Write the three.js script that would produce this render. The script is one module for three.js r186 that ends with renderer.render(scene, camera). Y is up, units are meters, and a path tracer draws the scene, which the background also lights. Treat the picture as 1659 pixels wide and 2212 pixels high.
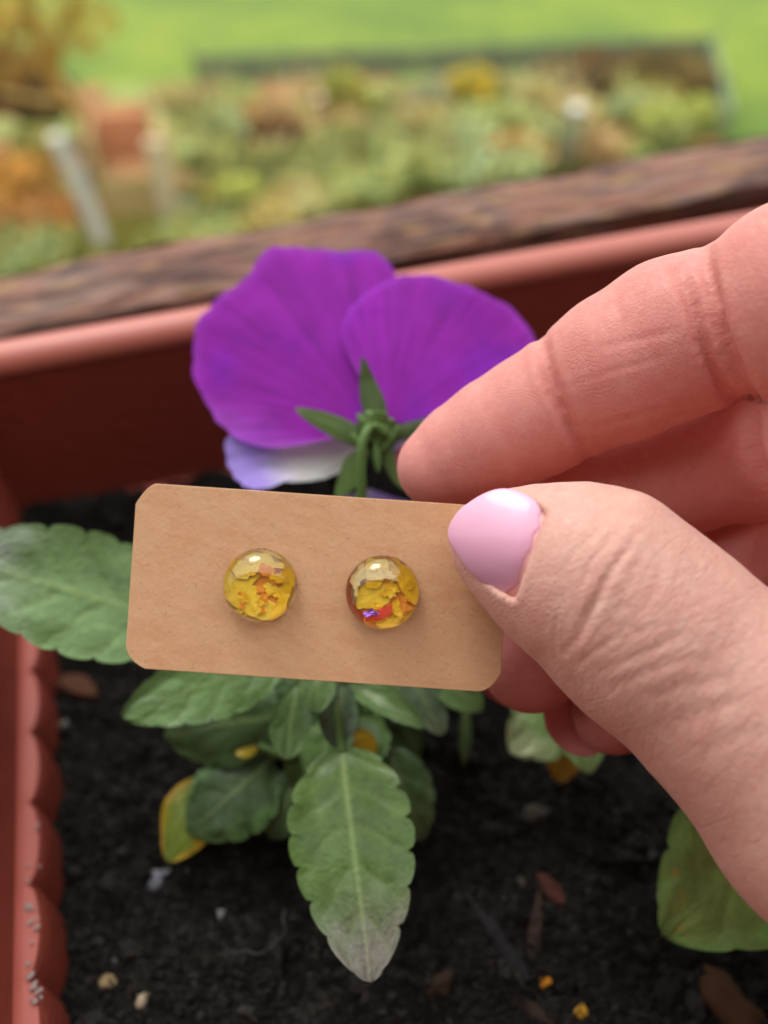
import * as THREE from 'three';
import { mergeGeometries } from 'three/addons/utils/BufferGeometryUtils.js';

// ---------- camera, sky, sun, exposure ----------
const scene = new THREE.Scene();
const FOV = 65.3, EYE = 0.146;
const camera = new THREE.PerspectiveCamera(FOV, 0.75, 0.01, 200);
camera.rotation.order = 'YXZ';
camera.rotation.set(-45 * Math.PI / 180, 0, -1.5 * Math.PI / 180);
camera.position.set(0, EYE, 0);
camera.focus = 0.0985;
camera.userData.fStop = 8.6;
camera.updateMatrixWorld(true);

function overcastSky() {
  const W = 256, Hh = 128, d = new Float32Array(W * Hh * 4), sd = new THREE.Vector3(-0.25, 0.85, -0.5).normalize();
  for (let j = 0; j < Hh; j++) for (let i = 0; i < W; i++) {
    const up = ((j + 0.5) / Hh - 0.5) * Math.PI, az = ((i + 0.5) / W - 0.5) * 2 * Math.PI;
    const y = Math.sin(up), x = Math.cos(az) * Math.cos(up), z = Math.sin(az) * Math.cos(up);
    const c = x * sd.x + y * sd.y + z * sd.z;
    const l = (1 + 2 * Math.max(0, y)) / 3 * 1.15 + 0.35 * Math.pow(Math.max(0, c), 4);
    const o = (j * W + i) * 4;
    d[o] = l * 0.985; d[o + 1] = l * 1.0; d[o + 2] = l * 1.03; d[o + 3] = 1;
  }
  const t = new THREE.DataTexture(d, W, Hh, THREE.RGBAFormat, THREE.FloatType);
  t.mapping = THREE.EquirectangularReflectionMapping; t.magFilter = THREE.LinearFilter; t.needsUpdate = true;
  return t;
}
scene.background = overcastSky();
scene.environment = scene.background;

const sun = new THREE.DirectionalLight(new THREE.Color(1, 0.96, 0.9), 0.8);
sun.position.set(-0.25 * 10, 0.85 * 10, -0.5 * 10);
sun.castShadow = true; sun.shadow.radius = 45; sun.shadow.mapSize.set(2048, 2048);
Object.assign(sun.shadow.camera, { left: -8, right: 8, top: 12, bottom: -12, near: 0.1, far: 40 });
sun.name = 'sun'; scene.add(sun, sun.target);

const renderer = new THREE.WebGLRenderer({ antialias: true });
renderer.toneMapping = THREE.LinearToneMapping;
renderer.toneMappingExposure = 2.35;
renderer.shadowMap.enabled = true; renderer.shadowMap.type = THREE.VSMShadowMap;
renderer.setSize(768, 1024);

// ---------- helpers ----------
const V = (x, y, z) => new THREE.Vector3(x, y, z);
const C = (r, g, b) => new THREE.Color().setRGB(r, g, b);
const F = 1106 / Math.tan(FOV / 2 * Math.PI / 180);
const lens = (px, py, d) => V((px - 829.5) / F * d, -(py - 1106) / F * d, -d);          // a sight line's point, in the camera's axes
const at = (px, py, d) => lens(px, py, d).applyQuaternion(camera.quaternion).add(camera.position);
const ground = (px, py, h) => { const v = at(px, py, 1).sub(camera.position); return camera.position.clone().addScaledVector(v, (h - EYE) / v.y); };
const MM = 0.001;
function rng(seed) { let a = seed >>> 0; return () => { a = (a + 0x6d2b79f5) | 0; let t = Math.imul(a ^ (a >>> 15), 1 | a); t = (t + Math.imul(t ^ (t >>> 7), 61 | t)) ^ t; return ((t ^ (t >>> 14)) >>> 0) / 4294967296; }; }
const hash = (x, y, z) => { let h = Math.imul(x, 374761393) ^ Math.imul(y, 668265263) ^ Math.imul(z, 1440662683); h = Math.imul(h ^ (h >>> 13), 1274126177); return ((h ^ (h >>> 16)) >>> 0) / 4294967296; };
const sm = (t) => t * t * (3 - 2 * t), mix = (a, b, t) => a + (b - a) * t, clamp = (x, a = 0, b = 1) => Math.min(b, Math.max(a, x));
const step = (a, b, x) => sm(clamp((x - a) / (b - a)));
function noise(x, y, z = 0, per = 0) {                                                   // value noise, tiled over per cells
  const ix = Math.floor(x), iy = Math.floor(y), iz = Math.floor(z), u = sm(x - ix), v = sm(y - iy), w = sm(z - iz);
  const k = per ? (q) => ((q % per) + per) % per : (q) => q, h = (a, b, c) => hash(k(ix + a), k(iy + b), iz + c);
  return mix(mix(mix(h(0, 0, 0), h(1, 0, 0), u), mix(h(0, 1, 0), h(1, 1, 0), u), v), mix(mix(h(0, 0, 1), h(1, 0, 1), u), mix(h(0, 1, 1), h(1, 1, 1), u), v), w);
}
function fbm(x, y, z = 0, oct = 4, per = 0) { let s = 0, a = 0.5, n = 0; for (let i = 0; i < oct; i++) { s += a * noise(x, y, z + i * 7, per); n += a; a *= 0.5; x *= 2; y *= 2; z *= 2; per *= 2; } return s / n; }
function dataTexture(w, h, fn, srgb = false) {                                            // fn(u, v) -> [r, g, b] in 0..1
  const d = new Uint8Array(w * h * 4);
  for (let j = 0; j < h; j++) for (let i = 0; i < w; i++) { const c = fn(i / w, j / h), o = (j * w + i) * 4; for (let k = 0; k < 3; k++) d[o + k] = clamp(c[k]) * 255; d[o + 3] = 255; }
  const t = new THREE.DataTexture(d, w, h); t.wrapS = t.wrapT = THREE.RepeatWrapping; t.magFilter = THREE.LinearFilter; t.minFilter = THREE.LinearMipmapLinearFilter; t.generateMipmaps = true;
  if (srgb) t.colorSpace = THREE.SRGBColorSpace; t.needsUpdate = true; return t;
}
const taken = {};
const numbered = (n) => { const k = taken[n] = (taken[n] ?? -1) + 1; return k ? n + '_' + String(k).padStart(3, '0') : n; };
function obj(name, geo, mat, parent) { const m = new THREE.Mesh(geo, mat); m.name = parent ? name : numbered(name); m.castShadow = m.receiveShadow = true; (parent || scene).add(m); return m; }
function thing(name, label, category, pos, group) { const g = new THREE.Group(); g.name = numbered(name); g.userData = { label, category }; if (group) g.userData.group = group; if (pos) g.position.copy(pos); scene.add(g); return g; }
function tag(o, label, category, group) { Object.assign(o.userData, { label, category }); if (group) o.userData.group = group; return o; }
const structure = (o) => { o.userData.kind = 'structure'; return o; };
const stuff = (o) => { o.userData.kind = 'stuff'; return o; };
function part(name, parent) { const g = new THREE.Group(); g.name = name; parent.add(g); return g; }
// a sheet of (nu + 1) x (nv + 1) points; fn(u, v) -> {p, c?}
function sheet(nu, nv, fn, origin, uvScale) {
  const P = [], Cc = [], U = [], I = [];
  for (let i = 0; i <= nu; i++) for (let j = 0; j <= nv; j++) {
    const r = fn(i / nu, j / nv), p = origin ? r.p.sub(origin) : r.p;
    P.push(p.x, p.y, p.z); if (r.c) Cc.push(r.c.r, r.c.g, r.c.b);
    if (r.uv) U.push(r.uv[0], r.uv[1]); else U.push(i / nu, j / nv);
  }
  for (let i = 0; i < nu; i++) for (let j = 0; j < nv; j++) { const a = i * (nv + 1) + j, b = a + nv + 1; I.push(a, b, a + 1, b, b + 1, a + 1); }
  const g = new THREE.BufferGeometry();
  g.setAttribute('position', new THREE.Float32BufferAttribute(P, 3)); g.setAttribute('uv', new THREE.Float32BufferAttribute(U, 2));
  if (Cc.length) g.setAttribute('color', new THREE.Float32BufferAttribute(Cc, 3));
  g.setIndex(I); g.computeVertexNormals(); return g;
}
function tube(points, r0, r1, seg = 24, rad = 8) {
  const curve = new THREE.CatmullRomCurve3(points), fr = curve.computeFrenetFrames(seg);
  return sheet(seg, rad, (u, v) => {
    const i = Math.round(u * seg), c = curve.getPointAt(u), a = v * Math.PI * 2, r = mix(r0, r1, u);
    return { p: c.addScaledVector(fr.normals[i], Math.cos(a) * r).addScaledVector(fr.binormals[i], Math.sin(a) * r) };
  });
}
const std = (o) => new THREE.MeshStandardMaterial({ side: THREE.DoubleSide, ...o });
const phys = (o) => new THREE.MeshPhysicalMaterial({ side: THREE.DoubleSide, ...o });
// ---------- the garden far below ----------
const LAWN = -2.5;
const lawnTex = dataTexture(512, 512, (u, v) => {
  const a = fbm(u * 5, v * 5, 1, 4, 5), b = fbm(u * 64, v * 64, 5, 3, 64), k = clamp(0.5 + 1.1 * (a - 0.5) + 0.5 * (b - 0.5));
  return [mix(0.23, 0.46, k), mix(0.34, 0.51, k), mix(0.02, 0.06, k)];
}, true);
lawnTex.repeat.set(0.16, 0.16);
{
  const g = new THREE.PlaneGeometry(160, 160, 1, 1); g.rotateX(-Math.PI / 2);
  const uv = g.attributes.uv; for (let i = 0; i < uv.count; i++) uv.setXY(i, uv.getX(i) * 160, uv.getY(i) * 160);
  const lawn = structure(obj('lawn', g, std({ map: lawnTex, roughness: 0.95 })));
  lawn.position.set(0, LAWN, -60);
}
const bedTex = dataTexture(512, 512, (u, v) => {
  const a = fbm(u * 6, v * 6, 2, 4, 6), b = fbm(u * 24, v * 24, 9, 3, 24), g = step(0.42, 0.62, a);
  return [mix(0.52, 0.42, g) + 0.25 * (b - 0.5), mix(0.36, 0.47, g) + 0.25 * (b - 0.5), mix(0.2, 0.22, g) + 0.15 * (b - 0.5)];
}, true);
// the bed: a slightly raised slab of mulch and ground cover in the lawn
const bedCorner = [ground(-700, 700, LAWN), ground(1560, 320, LAWN), ground(1522, 150, LAWN), ground(430, 192, LAWN), ground(-300, 210, LAWN)];
{
  const s = new THREE.Shape(bedCorner.map((p) => new THREE.Vector2(p.x, -p.z)));
  const g = new THREE.ExtrudeGeometry(s, { depth: 0.06, bevelEnabled: false }); g.rotateX(-Math.PI / 2);
  bedTex.repeat.set(0.35, 0.35);
  structure(obj('garden_bed', g, std({ map: bedTex, roughness: 1 }))).position.y = LAWN;
}
const BED = LAWN + 0.06;
const edgeMat = std({ color: C(0.15, 0.19, 0.1), roughness: 0.9 });
function edging(a, b, label) {
  const d = b.clone().sub(a), len = d.length(), t = thing('bed_edging', label, 'edging', a), n = Math.max(2, Math.round(len / 0.7));
  t.rotation.y = Math.atan2(-d.z, d.x);
  for (let i = 0; i < n; i++) { const m = obj('board', new THREE.BoxGeometry(len / n - 0.02, 0.3, 0.03), edgeMat, t); m.position.set((i + 0.5) * len / n, 0.15, 0); }
  for (let i = 0; i <= n; i += 2) { const m = obj('stake', new THREE.BoxGeometry(0.04, 0.36, 0.04), edgeMat, t); m.position.set(i * len / n, 0.18, -0.04); }
}
edging(bedCorner[3], bedCorner[2], 'low dark boards between far side of flower bed and lawn');
edging(bedCorner[2], bedCorner[1], 'low dark boards along the short side of flower bed');

// leafy clump: many small bent leaf faces through a rounded volume, on a few thin stems
const clumpMats = new Map();
const leafMat = (c, k) => { const key = c.join() + k; if (!clumpMats.has(key)) clumpMats.set(key, phys({ color: C(...c), vertexColors: true, roughness: 1, transmission: 0.25, thickness: 0, specularIntensity: 0.3 })); return clumpMats.get(key); };
function leafCloud(seed, n, rx, ry, rz, size) {
  const R = rng(seed), P = [], I = [], K = [], v = V(0, 0, 0), a = V(0, 0, 0), b = V(0, 0, 0);
  for (let i = 0; i < n; i++) {
    do v.set(R() * 2 - 1, R() * 2 - 1, R() * 2 - 1); while (v.lengthSq() > 1);
    const lump = 0.72 + 0.5 * noise(v.x * 2 + seed, v.y * 2, v.z * 2);
    v.multiplyScalar(lump); v.set(v.x * rx, (v.y + 1) * ry, v.z * rz);
    a.set(R() - 0.5, R() - 0.5, R() - 0.5).normalize(); b.set(R() - 0.5, R() - 0.5, R() - 0.5).cross(a).normalize();
    const s = size * (0.6 + 0.8 * R()), o = P.length / 3;
    P.push(v.x - a.x * s, v.y - a.y * s, v.z - a.z * s, v.x + b.x * s * 0.45, v.y + b.y * s * 0.45 + s * 0.1, v.z + b.z * s * 0.45, v.x + a.x * s, v.y + a.y * s, v.z + a.z * s, v.x - b.x * s * 0.45, v.y - b.y * s * 0.45 + s * 0.1, v.z - b.z * s * 0.45);
    const br = 0.6 + 0.7 * R(), wm = R(); for (let q = 0; q < 4; q++) K.push(br * (0.85 + 0.4 * wm), br, br * (1.1 - 0.5 * wm));
    I.push(o, o + 1, o + 2, o, o + 2, o + 3);
  }
  const g = new THREE.BufferGeometry(); g.setAttribute('position', new THREE.Float32BufferAttribute(P, 3)); g.setAttribute('color', new THREE.Float32BufferAttribute(K, 3)); g.setIndex(I); g.computeVertexNormals(); return g;
}
const stemMat = std({ color: C(0.14, 0.1, 0.05), roughness: 0.9 });
let clumpSeed = 40;
// [px, py of the foot, half width m, height m, leaf colour, label, second colour]
function clump(px, py, rx, h, col, label, group, col2, name = 'garden_plant', n = 700) {
  const p = ground(px, py, BED), t = thing(name, label, 'plant', p, group), s = clumpSeed++;
  obj('foliage', leafCloud(s, n, rx, h / 2, rx, Math.min(0.07, rx * 0.28)), leafMat(col, 0), t);
  if (col2) obj('blossom', leafCloud(s + 500, Math.round(n * 0.5), rx * 0.9, h / 2 * 1.05, rx * 0.9, Math.min(0.07, rx * 0.28)), leafMat(col2, 1), t);
  for (let i = 0; i < 3; i++) { const a = i * 2.1 + s, m = obj('stem', tube([V(0, -0.01, 0), V(Math.cos(a) * rx * 0.2, h * 0.3, Math.sin(a) * rx * 0.2), V(Math.cos(a) * rx * 0.5, h * 0.7, Math.sin(a) * rx * 0.5)], 0.012, 0.006, 6, 5), stemMat, t); }
  return t;
}
const G1 = [0.27, 0.3, 0.11], G2 = [0.36, 0.4, 0.17], G3 = [0.42, 0.47, 0.19], OR = [0.46, 0.32, 0.16], YE = [0.66, 0.52, 0.06], BR = [0.17, 0.11, 0.05], LI = [0.5, 0.56, 0.17], GG = [0.388, 0.45, 0.225];
clump(1010, 235, 0.2, 0.34, YE, 'yellow blossoming clump near far edging of flower bed', null, G2);
clump(742, 255, 0.2, 0.4, [0.45, 0.45, 0.08], 'yellow green clump beside a pinkish stake in the bed', null, G2);
clump(622, 350, 0.2, 0.3, [0.2, 0.1, 0.05], 'dark reddish brown withered clump in the middle of the bed');
clump(1275, 200, 0.5, 0.3, BR, 'wide brown withered plant by the far edging of the bed');
clump(1430, 200, 0.5, 0.3, [0.2, 0.15, 0.06], 'dark brown withered plant in the far corner of the bed');
clump(1420, 298, 0.17, 0.26, LI, 'bright lime green clump beside short side of the bed', 'lime green clumps');
clump(1500, 285, 0.15, 0.26, LI, 'bright lime green clump beside short side of the bed', 'lime green clumps');
clump(1410, 238, 0.22, 0.2, [0.42, 0.4, 0.13], 'pale yellowish low clump behind lime green clumps');
clump(460, 470, 0.1, 0.2, [0.75, 0.5, 0.06], 'small golden yellow flower head near the wooden crate', null, null);
clump(525, 455, 0.17, 0.24, LI, 'lime green tuft beside the golden yellow flower head');
clump(930, 250, 0.14, 0.3, [0.5, 0.55, 0.5], 'greyish white blossoming tuft behind bed centre', null, G2);
clump(1115, 345, 0.3, 0.14, [0.55, 0.3, 0.1], 'low orange brown leaf heap beside the grey post');
{
  const R = rng(7), cols = [G1, G2, G3, GG, OR, [0.52, 0.46, 0.21], G3, GG];
  const words = ['dark green', 'mid green', 'fresh green', 'grey green', 'orange brown', 'olive yellow', 'fresh green', 'grey green'];
  for (let i = 0; i < 84; i++) {
    const row = i % 6, px = 395 + (i / 84) * 1040 + R() * 60, py = 225 + row * 56 + R() * 40 - (px - 400) * 0.03, k = Math.floor(R() * 8) === 4 && R() < 0.5 ? 2 : Math.floor(R() * 8);
    if (py > 560 - (px - 200) * 0.2) { R(); continue; }
    clump(px, py, 0.14 + R() * 0.2, 0.08 + R() * 0.2, cols[k], words[k] + ' low plant among the mixed planting of the bed', words[k] + ' low plants in the bed', null, 'ground_cover_plant', 380);
  }
}
{
  const R = rng(23), straw = [C(0.62, 0.5, 0.24), C(0.5, 0.34, 0.16), C(0.45, 0.45, 0.16), C(0.7, 0.6, 0.3)].map((color) => std({ color, roughness: 0.9 }));
  const tones = ['pale straw', 'rusty straw', 'olive straw', 'cream straw'];
  for (let i = 0; i < 20; i++) {
    const px = 400 + R() * 980, py = 235 + R() * 210 - (px - 400) * 0.06, k = Math.floor(R() * 4), t = thing('dry_grass_tuft', tones[k] + ' coloured dry stalks rising from the planting of the bed', 'grass tuft', ground(px, py, BED), tones[k] + ' tufts in the bed');
    for (let j = 0; j < 7; j++) { const a = R() * 6.3, l = 0.16 + R() * 0.26, b = 0.05 + R() * 0.16; obj('stalk', tube([V(0, 0, 0), V(Math.cos(a) * b * 0.4, l * 0.6, Math.sin(a) * b * 0.4), V(Math.cos(a) * b, l, Math.sin(a) * b)], 0.013, 0.007, 5, 4), straw[k], t); }
  }
}
// stakes and posts
function pole(name, label, category, foot, top, r, mat, tip) {
  const t = thing(name, label, category, foot), d = top.clone().sub(foot);
  obj('shaft', tube([V(0, 0, 0), d.clone().multiplyScalar(0.5).add(V(0.01, 0, 0)), d], r * 1.05, r, 8, 10), mat, t);
  const c = obj('top', new THREE.SphereGeometry(r * 1.05, 12, 8), tip || mat, t); c.position.copy(d); c.scale.y = 0.5; return t;
}
const greyWood = std({ color: C(0.42, 0.39, 0.33), roughness: 0.9 }), paleWood = std({ color: C(0.5, 0.4, 0.25), roughness: 0.85 }), paleCap = std({ color: C(0.62, 0.6, 0.55), roughness: 0.8 });
const over = (px, py, h) => ground(px, py, BED + h);
pole('garden_stake', 'weathered grey wooden stake leaning beside the wooden crate', 'stake', ground(238, 560, BED), over(122, 298, 0.75), 0.05, greyWood, paleCap);
pole('garden_post', 'short grey post with a pale cap beside orange leaf heap', 'post', ground(1222, 345, BED), over(1246, 235, 0.5), 0.06, greyWood, paleCap);
pole('garden_stake', 'thin pinkish stake standing among yellow green clump', 'stake', ground(686, 300, BED), over(688, 212, 0.42), 0.045, std({ color: C(0.62, 0.42, 0.3), roughness: 0.9 }));
// wooden crate with an orange panel
{
  const a = ground(245, 505, BED), b = ground(372, 494, BED), d = b.clone().sub(a), w = d.length(), t = thing('wooden_crate', 'pale wooden crate with orange upper panel beside the leaning stake', 'crate', a);
  t.rotation.y = Math.atan2(-d.z, d.x);
  const tan = std({ color: C(0.42, 0.3, 0.12), roughness: 0.9 }), orange = std({ color: C(0.56, 0.22, 0.1), roughness: 0.8 });
  for (let i = 0; i < 3; i++) { const m = obj('plank', new THREE.BoxGeometry(w, 0.12, 0.03), tan, t); m.position.set(w / 2, 0.065 + i * 0.13, 0); }
  for (let i = 0; i < 3; i++) { const m = obj('plank', new THREE.BoxGeometry(w * 0.9, 0.1, 0.03), orange, t); m.position.set(w * 0.45, 0.42 + i * 0.11, -0.33); }
  for (let i = 0; i < 5; i++) { const m = obj('plank', new THREE.BoxGeometry(0.03, 0.12, 0.5), tan, t); m.position.set(-0.02, 0.065 + i * 0.13, -0.27); }
  for (const [x, z, h] of [[w, 0.03, 0.62]]) { const m = obj('corner_post', new THREE.BoxGeometry(0.11, h, 0.09), paleWood, t); m.position.set(x, h / 2, z); }
  for (let i = 0; i < 5; i++) { const m = obj('plank', new THREE.BoxGeometry(0.03, 0.12, 0.46), tan, t); m.position.set(w + 0.03, 0.065 + i * 0.13, -0.25); }
}
tag(obj('garden_ball', new THREE.IcosahedronGeometry(0.09, 3), std({ color: C(0.55, 0.55, 0.48), roughness: 0.7 })), 'round pale stone ball lying beside the wooden crate', 'stone').position.copy(ground(405, 462, BED + 0.085));
pole('garden_cane', 'short blue grey stake standing between leaning stake and crate', 'stake', ground(190, 400, BED), over(200, 300, 0.45), 0.04, std({ color: C(0.2, 0.2, 0.24), roughness: 0.8 }));
// leaf litter and shrubs at the left
for (const [px, py, rx, h, c, l] of [[40, 420, 0.35, 0.25, [0.6, 0.36, 0.1], 'orange leaf heap left of the leaning stake'], [110, 500, 0.3, 0.2, [0.5, 0.27, 0.1], 'rusty brown leaf heap at the foot of leaning stake'],
  [95, 350, 0.18, 0.28, [0.5, 0.52, 0.2], 'pale lime tuft behind the leaning stake'], [-40, 520, 0.3, 0.2, [0.45, 0.25, 0.09], 'brown leaf heap by the outer side of bed'], [60, 560, 0.4, 0.16, G2, 'low green mat before the brown leaf heaps'], [300, 540, 0.4, 0.14, [0.3, 0.3, 0.08], 'low olive mat before the wooden crate'], [420, 530, 0.35, 0.14, G3, 'low fresh green mat before the stone ball']]) clump(px, py, rx, h, c, l, null, null, 'leaf_heap', 500);
{
  const foot = ground(215, 300, BED), t = thing('small_tree', 'small tree with forked yellow brown stems and autumn leaves behind crate', 'tree', foot);
  const bark = std({ color: C(0.62, 0.42, 0.14), roughness: 0.9 }), q = (px, py, h) => ground(px, py, BED + h).sub(foot);
  const trunk = obj('trunk', tube([V(0, 0, 0), q(170, 240, 0.35), q(115, 170, 0.75), q(70, 40, 1.3), q(40, -60, 1.8)], 0.065, 0.045, 20, 8), bark, t);
  obj('branch', tube([q(115, 175, 0.72), q(128, 90, 1.1), q(160, 0, 1.5), q(180, -70, 1.8)], 0.042, 0.03, 12, 7), bark, trunk);
  obj('branch', tube([q(150, 215, 0.5), q(80, 215, 0.7), q(0, 200, 0.9)], 0.03, 0.015, 10, 7), bark, trunk);
  const crown = (px, py, h, rx, ry, n, c, s) => { const m = obj('crown', leafCloud(s, n, rx, ry, rx, 0.05), leafMat(c, 3), t); m.position.copy(q(px, py, h)); };
crown(20, 190, 0.7, 0.4, 0.3, 420, [0.34, 0.22, 0.06], 91); crown(190, 130, 0.6, 0.3, 0.25, 160, [0.42, 0.3, 0.06], 92); crown(0, 60, 1.2, 0.5, 0.3, 260, [0.5, 0.38, 0.07], 93); crown(0, 250, 0.3, 0.4, 0.25, 700, [0.2, 0.11, 0.05], 94); crown(110, 270, 0.15, 0.3, 0.2, 500, [0.13, 0.11, 0.05], 95);
}

// ---------- balcony: unseen wall added behind the camera to block light, parapet, wooden rail ----------
{
  const w = structure(obj('added_shade_wall', new THREE.BoxGeometry(9, 4.1, 0.2), std({ color: C(0.1, 0.075, 0.06), roughness: 0.9 }))); w.position.set(0, -0.35, 0.58);  // unseen, added and darkened to keep light off the far box wall
}
const YAW = 16.2 * Math.PI / 180;
const E1 = V(Math.cos(YAW), 0, -Math.sin(YAW)), E2 = V(-Math.sin(YAW), 0, -Math.cos(YAW));
const box = (m, y, n) => V(0, y, 0).addScaledVector(E1, m).addScaledVector(E2, n);       // the flower box's own axes: along, up, away
const RAILTOP = 0.05;
{
  const a = ground(0, 712, RAILTOP), b = ground(1659, 386, RAILTOP), c = ground(0, 592, RAILTOP), e = ground(1659, 278, RAILTOP);
  const dir = b.clone().sub(a).normalize(), mid = a.clone().add(b).multiplyScalar(0.5), nrm = V(dir.z, 0, -dir.x);
  const far = c.clone().add(e).multiplyScalar(0.5).sub(mid), wid = Math.abs(far.dot(nrm));
  
  const t = thing('balcony_rail', 'weathered brown wooden handrail with flaking paint behind the flower box', 'handrail', mid);
  t.rotation.y = Math.atan2(-dir.z, dir.x);
  const wood = dataTexture(1024, 512, (u, v) => {
    const g = fbm(u * 6, v * 60, 3, 4, 6), p = fbm(u * 14, v * 18, 8, 4, 14), q = fbm(u * 40, v * 60, 11, 3, 40), y = step(0.62, 0.7, fbm(u * 34, v * 44, 21, 3, 34)), gr = step(0.48, 0.66, fbm(u * 14, v * 40, 31, 4, 14));
    const k = 0.72 + 0.18 * (g - 0.5) + 0.5 * (q - 0.5), dk = step(0.66, 0.56, p);
    let c = [mix(0.4, 0.56, dk) * k, mix(0.25, 0.37, dk) * k, mix(0.19, 0.29, dk) * k];
    c = c.map((x, i) => mix(x, [0.56, 0.48, 0.43][i] * k, gr * 0.5)); c = c.map((x, i) => mix(x, [0.68, 0.53, 0.26][i] * k, y * 0.5)); return c;
  }, true);
  const bump = dataTexture(512, 256, (u, v) => { const h = 0.3 * fbm(u * 10, v * 50, 3, 4, 10) + 0.7 * fbm(u * 30, v * 40, 8, 4, 30); return [h, h, h]; });
  const L = 1.8, N = 220, M = 18;
  const g = sheet(N, M, (u, v) => {                                                      // a plank's rounded cross-section, closed round
    const s = v * 4, x = (u - 0.5) * L, r = 0.003; let z, y;
    if (s < 1) { y = -0.006 + s * 0.006; z = 0; } else if (s < 2) { y = 0; z = -(s - 1) * wid; } else if (s < 3) { y = -(s - 2) * 0.006; z = -wid; } else { y = -0.006; z = -wid * (4 - s); }
    const ez = 0.0025 * (fbm(x * 70, v * 5, 2, 3) - 0.5), ey = 0.0028 * (fbm(x * 60, v * 14, 12, 3) - 0.5);
    if (y > -0.001) y -= r * (step(r * 1.5, 0, -z) + step(r * 1.5, 0, wid + z)) * 0.5;
    return { p: V(x, y + ey, z + ez), uv: [x / 0.3, v * 4 * wid / 0.15] };
  });
  const woodMat = std({ map: wood, bumpMap: bump, bumpScale: 0.0035, roughness: 0.9 });
  obj('plank', g, woodMat, t);
  obj('rail_beam', new THREE.BoxGeometry(1.8, 0.05, wid - 0.008), woodMat, t).position.set(0, -0.033, -wid / 2);
  for (const x of [-0.8, -0.4, 0.4, 0.8]) { const m = obj('post', new THREE.BoxGeometry(0.05, 0.4, wid * 0.9), woodMat, t); m.position.set(x, -0.26, -wid / 2); }
}
{
  const w = structure(obj('balcony_parapet', new THREE.BoxGeometry(3, 2.39, 0.24), std({ color: C(0.45, 0.42, 0.38), roughness: 0.95 })));
  w.position.copy(box(0.3, -0.135 - 2.39 / 2, 0.085)); w.rotation.y = YAW;
}

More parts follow.
